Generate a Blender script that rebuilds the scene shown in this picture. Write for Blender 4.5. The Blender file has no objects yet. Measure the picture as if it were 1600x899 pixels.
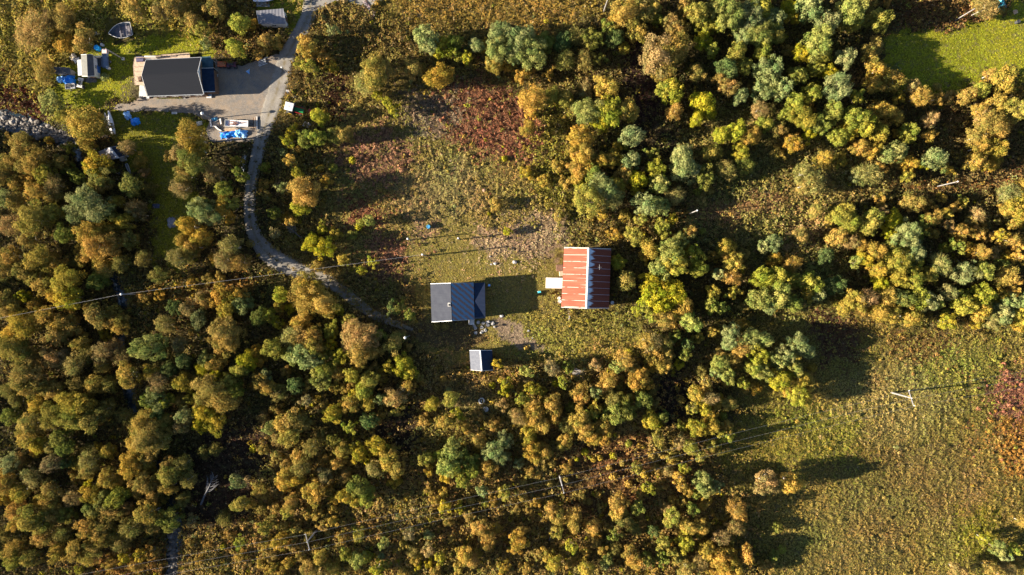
import bpy, math, random
import numpy as np
from mathutils import Vector
R = math.radians
C = bpy.context.scene.collection
SC = bpy.context.scene
random.seed(7)
H = 133.33            # camera height, 0.125 m of ground per photo pixel

# ------------------------------------------------------------------ camera, sky, sun, exposure
cam = bpy.data.cameras.new('camera'); cam.lens = 24; cam.sensor_width = 36; cam.clip_end = 9000; cam.clip_start = 1
co = bpy.data.objects.new('camera', cam); C.objects.link(co); co.location = (0, 0, H); SC.camera = co
SUN_EL, SUN_AZ = 18.5, 6.5          # light travels to +x and slightly +y
w = bpy.data.worlds.new('World'); SC.world = w; w.use_nodes = True
nt = w.node_tree; bg = nt.nodes['Background']; sky = nt.nodes.new('ShaderNodeTexSky')
sky.sky_type = 'NISHITA'; sky.sun_disc = False; sky.sun_elevation = R(SUN_EL); sky.sun_rotation = R(-90 - SUN_AZ)
sky.air_density = 0.65; sky.dust_density = 0.35; sky.ozone_density = 1.0
nt.links.new(sky.outputs[0], bg.inputs[0]); bg.inputs[1].default_value = 0.058
sl = bpy.data.lights.new('sun', 'SUN'); sl.energy = 5.0; sl.angle = R(0.5); sl.color = (1.0, 0.875, 0.69)
so = bpy.data.objects.new('sun', sl); C.objects.link(so)
d = Vector((math.cos(R(SUN_EL)) * math.cos(R(SUN_AZ)), math.cos(R(SUN_EL)) * math.sin(R(SUN_AZ)), -math.sin(R(SUN_EL))))
so.rotation_euler = d.to_track_quat('-Z', 'Y').to_euler(); so.location = (-90, -10, 60)
SC.view_settings.view_transform = 'Standard'; SC.view_settings.look = 'None'
SC.view_settings.exposure = 2.3; SC.view_settings.gamma = 1
SC.cycles.max_bounces = 5; SC.cycles.diffuse_bounces = 2; SC.cycles.transmission_bounces = 3; SC.cycles.glossy_bounces = 2

# ------------------------------------------------------------------ helpers
def P(px, py, z=0.0):
    k = 0.125 * (H - z) / H
    return Vector(((px - 800) * k, (449.5 - py) * k, z))

def tag(o, label=None, cat=None, group=None, kind=None):
    if label: o['label'] = label
    if cat: o['category'] = cat
    if group: o['group'] = group
    if kind: o['kind'] = kind
    return o

def thing(name, label, cat, loc, rz=0, group=None):
    o = bpy.data.objects.new(name, None); C.objects.link(o); o.empty_display_size = .3
    o.location = loc; o.rotation_euler = (0, 0, rz)
    return tag(o, label, cat, group)

def link(name, me, parent=None, m=None):
    if m is not None: me.materials.append(m)
    o = bpy.data.objects.new(name, me); C.objects.link(o)
    if parent: o.parent = parent
    return o

class MB:
    def __init__(s): s.v = []; s.f = []
    def add(s, vs, fs):
        n = len(s.v); s.v += [tuple(v) for v in vs]; s.f += [tuple(i + n for i in f) for f in fs]; return s
    def box(s, cx, cy, z0, sx, sy, sz, rz=0, bev=0):
        c, q = math.cos(rz), math.sin(rz)
        def t(x, y): return (cx + x * c - y * q, cy + x * q + y * c)
        b = min(bev, sx * .4, sy * .4, sz * .4)
        if b <= 0:
            vs = [(*t(x * sx / 2, y * sy / 2), z) for z in (z0, z0 + sz) for x, y in ((-1, -1), (1, -1), (1, 1), (-1, 1))]
            return s.add(vs, [(3, 2, 1, 0), (4, 5, 6, 7), (0, 1, 5, 4), (1, 2, 6, 5), (2, 3, 7, 6), (3, 0, 4, 7)])
        vs = []
        for z, k in ((z0, 0), (z0 + sz - b, 0), (z0 + sz, b)):
            vs += [(*t(x * (sx / 2 - k), y * (sy / 2 - k)), z) for x, y in ((-1, -1), (1, -1), (1, 1), (-1, 1))]
        fs = [(3, 2, 1, 0), (8, 9, 10, 11)]
        for l in (0, 4):
            fs += [(l + i, l + (i + 1) % 4, l + 4 + (i + 1) % 4, l + 4 + i) for i in range(4)]
        return s.add(vs, fs)
    def tube(s, pts, rads, n=8, cap=True):
        pts = [Vector(p) for p in pts]
        if not hasattr(rads, '__len__'): rads = [rads] * len(pts)
        vs = []; m = len(pts)
        for i, p in enumerate(pts):
            d = (pts[min(i + 1, m - 1)] - pts[max(i - 1, 0)]).normalized()
            a = d.cross(Vector((0, 0, 1)) if abs(d.z) < .9 else Vector((1, 0, 0))).normalized(); b = d.cross(a)
            vs += [p + (a * math.cos(2 * math.pi * k / n) + b * math.sin(2 * math.pi * k / n)) * rads[i] for k in range(n)]
        fs = [(i * n + k, i * n + (k + 1) % n, (i + 1) * n + (k + 1) % n, (i + 1) * n + k) for i in range(m - 1) for k in range(n)]
        if cap: fs += [tuple(range(n)), tuple(range((m - 1) * n, m * n))]
        return s.add(vs, fs)
    def ring(s, cx, cy, z0, h, r0, r1, n=24):
        vs = []
        for r, z in ((r1, z0), (r1, z0 + h), (r0, z0 + h), (r0, z0)):
            vs += [(cx + r * math.cos(2 * math.pi * k / n), cy + r * math.sin(2 * math.pi * k / n), z) for k in range(n)]
        fs = [(j * n + k, j * n + (k + 1) % n, ((j + 1) % 4) * n + (k + 1) % n, ((j + 1) % 4) * n + k) for j in range(4) for k in range(n)]
        return s.add(vs, fs)
    def slab(s, top, th):
        n = len(top); vs = [Vector(p) for p in top] + [Vector(p) - Vector((0, 0, th)) for p in top]
        fs = [tuple(range(n)), tuple(range(2 * n - 1, n - 1, -1))] + [(i, i + n, (i + 1) % n + n, (i + 1) % n) for i in range(n)]
        return s.add(vs, fs)
    def rock(s, cx, cy, cz, r, seed, sq=.6, n=8):
        rg = random.Random(seed); vs = [(cx, cy, cz + r * sq)]; rows = 4
        for i in range(1, rows):
            a = math.pi * i / rows
            for k in range(n):
                t = 2 * math.pi * (k + .5 * (i % 2)) / n; q = r * rg.uniform(.75, 1.15)
                vs.append((cx + q * math.sin(a) * math.cos(t), cy + q * .8 * math.sin(a) * math.sin(t), cz + q * sq * math.cos(a)))
        vs.append((cx, cy, cz - r * sq)); fs = [(0, 1 + k, 1 + (k + 1) % n) for k in range(n)]
        for i in range(rows - 2):
            fs += [(1 + i * n + k, 1 + (i + 1) * n + k, 1 + (i + 1) * n + (k + 1) % n, 1 + i * n + (k + 1) % n) for k in range(n)]
        L = len(vs) - 1; fs += [(L, 1 + (rows - 2) * n + (k + 1) % n, 1 + (rows - 2) * n + k) for k in range(n)]
        return s.add(vs, fs)
    def build(s, name, m, parent=None, smooth=False):
        me = bpy.data.meshes.new(name); me.from_pydata(s.v, [], s.f); me.update()
        import bmesh
        bm = bmesh.new(); bm.from_mesh(me); bmesh.ops.recalc_face_normals(bm, faces=bm.faces); bm.to_mesh(me); bm.free()
        if smooth: me.polygons.foreach_set('use_smooth', [True] * len(me.polygons))
        return link(name, me, parent, m)

def quads_mesh(name, v, col=None, tint=None):
    """v: (n,4,3) quads as one mesh; col (n,3) and tint (n) per quad"""
    n = len(v); me = bpy.data.meshes.new(name)
    me.vertices.add(n * 4); me.vertices.foreach_set('co', v.reshape(-1).astype(np.float32))
    me.loops.add(n * 4); me.loops.foreach_set('vertex_index', np.arange(n * 4, dtype=np.int32))
    me.polygons.add(n); me.polygons.foreach_set('loop_start', np.arange(0, n * 4, 4, dtype=np.int32))
    me.update(calc_edges=True)
    if col is not None:
        a = me.attributes.new('Col', 'FLOAT_COLOR', 'POINT')
        c = np.ones((n, 4, 4), np.float32); c[:, :, :3] = col[:, None, :]; a.data.foreach_set('color', c.reshape(-1))
    if tint is not None:
        a = me.attributes.new('tint', 'FLOAT', 'POINT'); a.data.foreach_set('value', np.repeat(tint, 4).astype(np.float32))
    return me

# ------------------------------------------------------------------ materials
def newmat(name):
    m = bpy.data.materials.new(name); m.use_nodes = True; n = m.node_tree
    return m, n, n.nodes['Principled BSDF'], n.links
def mixc(n, L, fac, a, b):
    x = n.nodes.new('ShaderNodeMix'); x.data_type = 'RGBA'
    for s, v in ((x.inputs[0], fac), (x.inputs[6], a), (x.inputs[7], b)):
        if hasattr(v, 'is_output'): L.new(v, s)
        elif isinstance(v, (int, float)): s.default_value = v
        else: s.default_value = (*v, 1)
    return x.outputs[2]
def noise(n, L, scale, detail=4, vec=None, rough=.6):
    x = n.nodes.new('ShaderNodeTexNoise'); x.inputs['Scale'].default_value = scale; x.inputs['Detail'].default_value = detail; x.inputs['Roughness'].default_value = rough
    if vec is None:
        t = n.nodes.new('ShaderNodeTexCoord'); vec = t.outputs['Object']
    L.new(vec, x.inputs['Vector']); return x.outputs['Fac']
def ramp(n, L, f, a, b):
    x = n.nodes.new('ShaderNodeMapRange'); x.inputs[1].default_value = a; x.inputs[2].default_value = b; L.new(f, x.inputs[0]); return x.outputs[0]
def math_(n, L, op, a, b=0.0):
    x = n.nodes.new('ShaderNodeMath'); x.operation = op
    for s, v in ((x.inputs[0], a), (x.inputs[1], b)):
        if hasattr(v, 'is_output'): L.new(v, s)
        else: s.default_value = v
    return x.outputs[0]
MATS = {}
def mat(name, col, col2=None, rough=.7, scale=3.0, metal=0.0, bump=.0, lo=.4, hi=.62, spec=.3):
    if name in MATS: return MATS[name]
    m, n, b, L = newmat(name); f = noise(n, L, scale, 5)
    c2 = col2 or tuple(x * .7 for x in col)
    L.new(mixc(n, L, ramp(n, L, f, lo, hi), col, c2), b.inputs['Base Color'])
    b.inputs['Roughness'].default_value = rough; b.inputs['Metallic'].default_value = metal; b.inputs['Specular IOR Level'].default_value = spec
    if bump:
        bp = n.nodes.new('ShaderNodeBump'); bp.inputs['Strength'].default_value = bump; bp.inputs['Distance'].default_value = .05
        L.new(noise(n, L, scale * 6, 3), bp.inputs['Height']); L.new(bp.outputs[0], b.inputs['Normal'])
    MATS[name] = m; return m

def foliage_mat(name, use_obj, transl=.34):
    m, n, b, L = newmat(name); n.nodes.remove(b); out = n.nodes['Material Output']
    at = n.nodes.new('ShaderNodeAttribute'); at.attribute_name = 'tint'
    if use_obj:
        oi = n.nodes.new('ShaderNodeObjectInfo'); base = oi.outputs['Color']
        g = n.nodes.new('ShaderNodeVectorMath'); g.operation = 'MULTIPLY'; L.new(base, g.inputs[0]); g.inputs[1].default_value = (.58, .80, .75)
        h = n.nodes.new('ShaderNodeVectorMath'); h.operation = 'MULTIPLY'; L.new(base, h.inputs[0]); h.inputs[1].default_value = (1.62, 1.38, 1.5)
        col = mixc(n, L, at.outputs['Fac'], g.outputs[0], h.outputs[0])
    else:
        a2 = n.nodes.new('ShaderNodeAttribute'); a2.attribute_name = 'Col'; col = a2.outputs['Color']
    df = n.nodes.new('ShaderNodeBsdfDiffuse'); tr = n.nodes.new('ShaderNodeBsdfTranslucent'); mx = n.nodes.new('ShaderNodeMixShader')
    L.new(col, df.inputs[0]); L.new(col, tr.inputs[0]); mx.inputs[0].default_value = transl
    L.new(df.outputs[0], mx.inputs[1]); L.new(tr.outputs[0], mx.inputs[2]); L.new(mx.outputs[0], out.inputs[0])
    return m
M_CROWN = foliage_mat('crown_leaves', True)
M_COVER = foliage_mat('cover_leaves', False, .2)
M_BIRCH = mat('birch_bark', (.5, .47, .42), (.12, .1, .09), scale=4, bump=.3)
M_WILLOW = mat('willow_bark', (.16, .12, .09), (.08, .06, .05), scale=5, bump=.4)

# ------------------------------------------------------------------ numpy noise, terrain height, region map
def vnoise(x, y, seed=0):
    xi = np.floor(x).astype(np.int64); yi = np.floor(y).astype(np.int64); fx = x - xi; fy = y - yi
    fx = fx * fx * (3 - 2 * fx); fy = fy * fy * (3 - 2 * fy)
    def h(a, b):
        n = (a * 374761393 + b * 668265263 + seed * 974711) & 0x7fffffff
        n = ((n ^ (n >> 13)) * 1274126177) & 0x7fffffff
        return ((n ^ (n >> 16)) & 0xffff) / 65535.0
    return (h(xi, yi) * (1 - fx) + h(xi + 1, yi) * fx) * (1 - fy) + (h(xi, yi + 1) * (1 - fx) + h(xi + 1, yi + 1) * fx) * fy
def fbm(x, y, seed=0, o=4):
    s = 0; a = .5; t = 0
    for i in range(o):
        s = s + a * vnoise(x, y, seed + i * 17); t += a; a *= .55; x = x * 2.03 + 5; y = y * 2.03 + 9
    return s / t
def catmull(pts, n=8):
    pts = [np.array(p, float) for p in pts]; out = []
    for i in range(len(pts) - 1):
        p0, p1, p2, p3 = pts[max(i - 1, 0)], pts[i], pts[i + 1], pts[min(i + 2, len(pts) - 1)]
        for k in range(n):
            t = k / n
            out.append(.5 * (2 * p1 + (p2 - p0) * t + (2 * p0 - 5 * p1 + 4 * p2 - p3) * t * t + (3 * p1 - p0 - 3 * p2 + p3) * t ** 3))
    out.append(pts[-1]); return np.array(out)
def seg_dist(x, y, line):
    """distance in px from points to a polyline and the interpolated extra column"""
    best = np.full(x.shape, 1e9); val = np.zeros(x.shape)
    for a, b in zip(line[:-1], line[1:]):
        dx, dy = b[0] - a[0], b[1] - a[1]; t = np.clip(((x - a[0]) * dx + (y - a[1]) * dy) / (dx * dx + dy * dy + 1e-9), 0, 1)
        dd = np.hypot(x - a[0] - t * dx, y - a[1] - t * dy); k = dd < best
        best = np.where(k, dd, best)
        if len(a) > 2: val = np.where(k, a[2] + t * (b[2] - a[2]), val)
    return best, val
def inpoly(x, y, poly):
    r = np.zeros(x.shape, bool); n = len(poly)
    for i in range(n):
        x0, y0 = poly[i]; x1, y1 = poly[(i + 1) % n]
        if y0 == y1: continue
        r ^= ((y0 > y) != (y1 > y)) & (x < (x1 - x0) * (y - y0) / (y1 - y0) + x0)
    return r

ROAD = catmull([(492, -60, 24), (487, -5, 24), (480, 30, 24), (464, 60, 25), (447, 92, 27), (437, 128, 30), (425, 165, 30), (412, 205, 23), (401, 245, 20), (392, 290, 19), (390, 330, 20), (397, 365, 23), (417, 395, 30), (446, 414, 30), (480, 428, 24), (512, 440, 20), (545, 463, 17), (580, 489, 15), (620, 507, 10), (645, 515, 5)], 6)
YARD = [(336, 90), (350, 102), (378, 103), (400, 96), (425, 86), (447, 86), (446, 120), (438, 170), (422, 205), (402, 208), (398, 222), (330, 222), (322, 205), (328, 190), (300, 178), (250, 174), (205, 174), (178, 172), (183, 164), (205, 160), (222, 152), (330, 152), (338, 140)]
SIDEROAD = [(488, -40), (604, -40), (600, 0), (585, 7), (577, 16), (572, 14), (560, 8), (540, 2), (520, 3), (505, 12), (490, 18)]
PARK = [(570, 14), (562, 2), (600, 0)]
STREAM = catmull([(-60, 172, 26), (-20, 180, 26), (20, 192, 24), (60, 202, 22), (88, 214, 16), (112, 224, 10), (122, 250, 9), (127, 300, 9), (148, 400, 9), (178, 440, 10), (190, 470, 10), (187, 520, 9), (195, 590, 11), (207, 640, 11), (235, 700, 9), (262, 770, 9), (270, 830, 13), (267, 910, 13), (262, 980, 13)], 5)
FLAT = [(265, 120, 130), (130, 110, 70), (425, 20, 50), (715, 475, 75), (915, 435, 70), (750, 560, 50), (380, 200, 60), (432, 100, 62), (400, 150, 80)]

def hgt(x, y):
    x = np.asarray(x, float); y = np.asarray(y, float); px = x / .125 + 800; py = 449.5 - y / .125
    z = .55 * (fbm(x / 17., y / 17., 3, 2) - .5) * 2
    m = np.ones(x.shape)
    for cx, cy, r in FLAT: m *= 1 - np.exp(-(np.hypot(px - cx, py - cy) / r) ** 4)
    z = z * m; near = (px < 420) & (px > -120)
    dd, wv = seg_dist(px, py, STREAM)
    t = np.clip(1 - (dd - wv * .6) / 10., 0, 1); z = np.where(near & (dd < 40), z * (1 - t) - 1.0 * t * t * (3 - 2 * t), z)
    return z
def G(px, py, dz=0):
    p = P(px, py, 0); p.z = float(hgt(np.array([p.x]), np.array([p.y]))[0]) + dz; return p

# polygon (photo pixels), base colour, plant height, cover density, bush density
FLOOR = ((.075, .058, .022), .5, .9, .25)
REG = [
 ([(430, -60), (1400, -60), (1400, 950), (430, 950)], (.145, .105, .03), .55, 1., .7),
 ([(-200, -100), (330, -100), (320, 60), (210, 60), (150, 60), (100, 115), (85, 190), (-200, 190)], (.26, .21, .04), .6, 1., .9),
 ([(-200, 120), (50, 135), (78, 160), (62, 186), (-200, 180)], (.075, .026, .014), .5, 1., .1),
 ([(330, 0), (400, 0), (400, 50), (420, 80), (350, 95), (330, 85), (300, 60)], (.16, .10, .03), .6, 1., 1.2),
 ([(84, 112), (110, 100), (150, 75), (175, 60), (205, 68), (240, 58), (330, 60), (335, 80), (300, 92), (215, 90), (205, 150), (180, 163), (160, 178), (105, 172), (84, 150)], (.29, .29, .018), .07, 1., 0),
 ([(150, 180), (205, 176), (325, 181), (318, 200), (295, 235), (300, 300), (300, 420), (235, 400), (240, 300), (205, 262), (175, 215)], (.21, .20, .018), .1, 1., 0),
 ([(185, 120), (208, 118), (212, 155), (190, 158)], (.19, .16, .06), .12, .8, 0),
 ([(400, -30), (480, -30), (476, 20), (448, 60), (442, 38), (402, 36)], (.24, .24, .02), .12, 1., 0),
 ([(575, -50), (945, -50), (945, 20), (905, 40), (850, 45), (740, 42), (640, 42), (610, 25), (590, 30)], (.24, .165, .035), .4, 1., .15),
 ([(520, 180), (545, 130), (620, 115), (700, 128), (870, 130), (890, 190), (890, 340), (860, 350), (640, 350), (600, 395), (560, 440), (505, 420), (500, 300)], (.22, .165, .045), .45, 1., .5),
 ([(860, 150), (900, 180), (900, 340), (850, 330), (820, 250)], (.17, .14, .025), .5, 1., .6),
 ([(690, 128), (770, 130), (820, 150), (845, 200), (840, 250), (765, 240), (690, 215), (660, 170)], (.20, .085, .045), .45, 1., .9),
 ([(625, 140), (705, 148), (725, 195), (690, 215), (640, 200)], (.21, .145, .09), .45, 1., .9),
 ([(540, 215), (600, 200), (640, 225), (640, 270), (560, 285), (530, 250)], (.26, .135, .075), .45, 1., .9),
 ([(615, 270), (740, 240), (760, 320), (700, 340), (640, 355), (620, 320)], (.255, .195, .07), .4, 1., .9),
 ([(530, 310), (590, 310), (600, 350), (540, 350)], (.20, .08, .04), .45, 1., .2),
 ([(585, 365), (640, 380), (645, 430), (600, 440), (560, 420)], (.21, .105, .055), .45, 1., .4),
 ([(500, 118), (520, 108), (545, 120), (545, 195), (512, 190)], (.10, .045, .022), .4, 1., .05),
 ([(632, 362), (690, 345), (870, 345), (880, 400), (876, 480), (850, 562), (700, 575), (640, 540), (655, 480), (634, 430)], (.255, .20, .048), .17, 1., .0),
 ([(745, 352), (880, 330), (882, 398), (845, 405), (765, 408), (735, 385)], (.37, .25, .14), .22, .8, .02),
 ([(648, 355), (670, 345), (690, 350), (675, 368), (650, 375)], (.27, .17, .09), .21, .8, 0),
 ([(785, 490), (990, 480), (1012, 530), (1000, 560), (960, 568), (820, 570), (790, 530)], (.23, .19, .04), .30, 1., .05),
 ([(762, 500), (800, 497), (842, 535), (850, 548), (815, 540), (780, 515)], (.33, .235, .15), .05, .25, 0),
 ([(560, 470), (600, 480), (680, 505), (760, 510), (760, 540), (680, 545), (600, 515), (545, 480)], (.15, .10, .04), .12, .7, 0),
 ([(645, 560), (1060, 570), (1080, 720), (640, 720)], (.20, .135, .04), .55, 1., 1.3),
 ([(690, 590), (760, 590), (780, 640), (740, 650), (680, 640)], (.24, .17, .06), .3, 1., .2),
 ([(400, 700), (640, 660), (1080, 700), (1180, 780), (1230, 920), (400, 920)], (.19, .125, .038), .6, 1., 2.0),
 ([(880, 690), (1000, 680), (1030, 780), (900, 830), (850, 760)], (.15, .08, .03), .45, 1., 1.2),
 ([(160, 850), (260, 840), (262, 960), (150, 960)], (.21, .11, .03), .6, 1., 2.2),
 ([(282, 830), (420, 800), (430, 960), (275, 960)], (.20, .135, .04), .6, 1., 2.0),
 ([(180, 452), (300, 440), (420, 425), (430, 440), (320, 460), (260, 478), (190, 480)], (.22, .12, .03), .6, 1., 1.5),
 ([(1075, 170), (1320, 180), (1320, 480), (1230, 490), (1080, 360), (1060, 240)], (.17, .145, .04), .5, 1., .25),
 ([(1080, 322), (1200, 300), (1300, 275), (1330, 300), (1220, 330), (1150, 345), (1085, 352)], (.28, .165, .065), .45, 1., .1),
 ([(1390, 270), (1470, 295), (1620, 262), (1620, 284), (1470, 305), (1380, 290)], (.26, .13, .04), .45, 1., .3),
 ([(1260, 225), (1330, 250), (1420, 260), (1380, 300), (1260, 330), (1220, 330)], (.22, .17, .05), .5, 1., .4),
 ([(1220, 350), (1310, 330), (1300, 380), (1230, 390)], (.26, .17, .065), .5, 1., .1),
 ([(1380, 62), (1420, 50), (1500, 45), (1560, 22), (1640, -30), (1640, 118), (1560, 112), (1500, 140), (1400, 140)], (.28, .28, .02), .06, 1., 0),
 ([(1395, -60), (1562, -60), (1556, 18), (1505, 38), (1450, 46), (1395, 50)], (.15, .085, .03), .5, 1., .5),
 ([(1105, 515), (1200, 490), (1300, 482), (1420, 495), (1620, 505), (1640, 1000), (1215, 1000), (1180, 850), (1130, 740), (1112, 700), (1165, 660)], (.212, .163, .038), .40, 1., .12),
 ([(1110, 680), (1200, 640), (1260, 660), (1240, 720), (1130, 720)], (.21, .18, .03), .36, 1., .05),
 ([(1555, 585), (1640, 560), (1640, 670), (1560, 650), (1545, 610)], (.27, .11, .065), .4, 1., .9),
 ([(1400, 515), (1480, 520), (1500, 560), (1430, 570), (1390, 540)], (.20, .115, .035), .38, 1., .9),
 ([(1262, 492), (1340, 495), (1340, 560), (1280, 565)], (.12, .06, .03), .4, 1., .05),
 ([(1545, 660), (1640, 655), (1640, 750), (1570, 740)], (.27, .135, .03), .4, 1., .9),
 ([(1300, 590), (1420, 560), (1500, 640), (1400, 700), (1310, 680)], (.24, .19, .055), .42, 1., .1),
 ([(1440, 560), (1560, 530), (1560, 600), (1450, 610)], (.20, .185, .035), .36, 1., .2),
 ([(1240, 640), (1330, 640), (1350, 720), (1250, 730)], (.20, .19, .03), .38, 1., .1),
 ([(1400, 700), (1500, 690), (1540, 760), (1460, 800), (1390, 770)], (.22, .15, .05), .42, 1., .3),
 ([(1250, 800), (1400, 790), (1420, 899), (1240, 899)], (.19, .155, .04), .36, 1., .2),
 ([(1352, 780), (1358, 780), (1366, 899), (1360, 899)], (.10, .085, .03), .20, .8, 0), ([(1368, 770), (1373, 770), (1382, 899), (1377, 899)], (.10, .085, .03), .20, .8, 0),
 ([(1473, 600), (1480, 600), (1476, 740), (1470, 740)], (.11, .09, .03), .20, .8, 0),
 ([(1480, 810), (1560, 790), (1570, 870), (1490, 870)], (.18, .16, .02), .3, 1., .02),
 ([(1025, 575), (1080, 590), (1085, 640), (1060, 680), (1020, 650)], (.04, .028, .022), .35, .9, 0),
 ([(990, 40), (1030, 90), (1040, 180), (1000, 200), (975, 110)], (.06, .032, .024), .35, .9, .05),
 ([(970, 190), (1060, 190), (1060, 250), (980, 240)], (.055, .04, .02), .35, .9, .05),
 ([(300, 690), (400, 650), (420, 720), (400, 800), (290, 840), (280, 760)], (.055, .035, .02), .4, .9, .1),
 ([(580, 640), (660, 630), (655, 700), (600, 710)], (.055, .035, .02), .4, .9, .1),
 ([(1290, 720), (1520, 700), (1500, 820), (1330, 850)], (.20, .145, .04), .36, 1., .02),
]
FOREST = [[(-300, 225), (235, 240), (240, 400), (330, 420), (420, 460), (640, 520), (650, 690), (400, 720), (400, 840), (-300, 1100)],
          [(890, 60), (950, 0), (1400, -80), (1380, 230), (1310, 190), (1080, 170), (1070, 330), (900, 340), (890, 220)],
          [(1300, 300), (1640, 290), (1640, 500), (1400, 490), (1290, 470)], [(950, 390), (1100, 360), (1320, 420), (1280, 640), (1100, 660), (1000, 560), (960, 480)],
          [(1400, 140), (1640, 130), (1640, 260), (1400, 260)]]
def region(px, py, jit=3.0, seed=1):
    n = px.shape; wx = px + (fbm(px / 14, py / 14, 11, 3) - .5) * 40; wy = py + (fbm(px / 14, py / 14, 31, 3) - .5) * 40
    rg = np.random.RandomState(seed); wx0 = wx + rg.normal(0, 2.2, n); wy0 = wy + rg.normal(0, 2.2, n); js = np.where(rg.rand(*n) < (.48 if jit > 5 else 0), 30, jit); wx = wx + rg.normal(0, 1, n) * js; wy = wy + rg.normal(0, 1, n) * js
    col = np.zeros(n + (3,)); col[:] = FLOOR[0]; hh = np.full(n, FLOOR[1]); dd = np.full(n, FLOOR[2]); bb = np.full(n, FLOOR[3])
    for poly, c, h, dn, b in REG[:1]:
        k = inpoly(wx, wy, poly); col[k] = c; hh[k] = h; dd[k] = dn; bb[k] = b
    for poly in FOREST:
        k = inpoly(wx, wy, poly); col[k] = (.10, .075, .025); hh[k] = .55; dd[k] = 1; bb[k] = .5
    for poly, c, h, dn, b in REG[1:]:
        k = inpoly(wx, wy, poly); col[k] = c; hh[k] = h; dd[k] = dn; bb[k] = b
    if jit > 2:      # lawns keep a crisp mown edge
        for poly, c, h, dn, b in REG[1:]:
            if h < .11: k = inpoly(wx0, wy0, poly); col[k] = c; hh[k] = h; dd[k] = dn; bb[k] = b
    return col, hh, dd, bb

# ------------------------------------------------------------------ ground
def axis(lo, hi, st):
    a = list(np.arange(lo, hi + .01, st)); s = st; L = []; x = lo
    while x > -3500: s *= 1.35; x -= s; L.append(x)
    U = []; s = st; x = a[-1]
    while x < 3500: s *= 1.35; x += s; U.append(x)
    return np.array(L[::-1] + a + U)
gx = axis(-112, 112, .5); gy = axis(-68, 68, .5); X, Y = np.meshgrid(gx, gy); Z = hgt(X, Y)
ny, nx = X.shape; me = bpy.data.meshes.new('ground')
me.vertices.add(nx * ny); me.vertices.foreach_set('co', np.stack([X, Y, Z], -1).reshape(-1).astype(np.float32))
i = np.arange((ny - 1) * (nx - 1)); r_ = i // (nx - 1); c_ = i % (nx - 1); a = r_ * nx + c_
F = np.stack([a, a + 1, a + nx + 1, a + nx], -1).astype(np.int32)
me.loops.add(F.size); me.loops.foreach_set('vertex_index', F.reshape(-1)); me.polygons.add(len(F)); me.polygons.foreach_set('loop_start', np.arange(0, F.size, 4, dtype=np.int32))
me.update(calc_edges=True); me.polygons.foreach_set('use_smooth', np.ones(len(F), bool))
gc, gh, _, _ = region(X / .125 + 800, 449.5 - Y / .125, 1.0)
inner = (np.abs(X) < 150) & (np.abs(Y) < 100)
gc = gc * (.6 + .5 * fbm(X, Y, 77, 3))[..., None]
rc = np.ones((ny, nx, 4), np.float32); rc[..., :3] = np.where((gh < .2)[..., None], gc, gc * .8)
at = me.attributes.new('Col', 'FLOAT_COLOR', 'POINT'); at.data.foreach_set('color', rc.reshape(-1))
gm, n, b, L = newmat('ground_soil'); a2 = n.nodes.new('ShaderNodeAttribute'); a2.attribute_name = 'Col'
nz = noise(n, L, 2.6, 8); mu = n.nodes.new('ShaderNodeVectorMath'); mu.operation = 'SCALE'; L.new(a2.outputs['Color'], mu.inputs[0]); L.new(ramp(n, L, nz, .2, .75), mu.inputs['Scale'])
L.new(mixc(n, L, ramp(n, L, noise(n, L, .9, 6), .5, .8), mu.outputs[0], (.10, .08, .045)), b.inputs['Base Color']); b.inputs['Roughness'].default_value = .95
b.inputs['Specular IOR Level'].default_value = .1
bp = n.nodes.new('ShaderNodeBump'); bp.inputs['Strength'].default_value = .8; bp.inputs['Distance'].default_value = .25; L.new(noise(n, L, 2.2, 8), bp.inputs['Height']); L.new(bp.outputs[0], b.inputs['Normal'])
g = link('ground', me, None, gm); tag(g, kind='structure')

def gravel_mat(name, c1, c2, c3):
    m, n, b, L = newmat(name)
    base = mixc(n, L, ramp(n, L, noise(n, L, .45, 8, None, .7), .42, .6), c1, c2)
    base = mixc(n, L, ramp(n, L, noise(n, L, 9, 4), .5, .68), base, c3)
    at = n.nodes.new('ShaderNodeAttribute'); at.attribute_name = 'mid'
    br = mixc(n, L, math_(n, L, 'MULTIPLY', at.outputs['Fac'], ramp(n, L, noise(n, L, 1.2, 5), .35, .6)), base, (.11, .085, .04))
    L.new(br, b.inputs['Base Color']); b.inputs['Roughness'].default_value = .9
    bp = n.nodes.new('ShaderNodeBump'); bp.inputs['Strength'].default_value = .5; bp.inputs['Distance'].default_value = .06; L.new(noise(n, L, 7, 5), bp.inputs['Height']); L.new(bp.outputs[0], b.inputs['Normal'])
    return m
M_GRAV = gravel_mat('road_gravel', (.20, .18, .15), (.12, .11, .098), (.27, .25, .23))
M_YARD = gravel_mat('yard_gravel', (.19, .14, .095), (.105, .095, .085), (.23, .20, .17))
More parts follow.
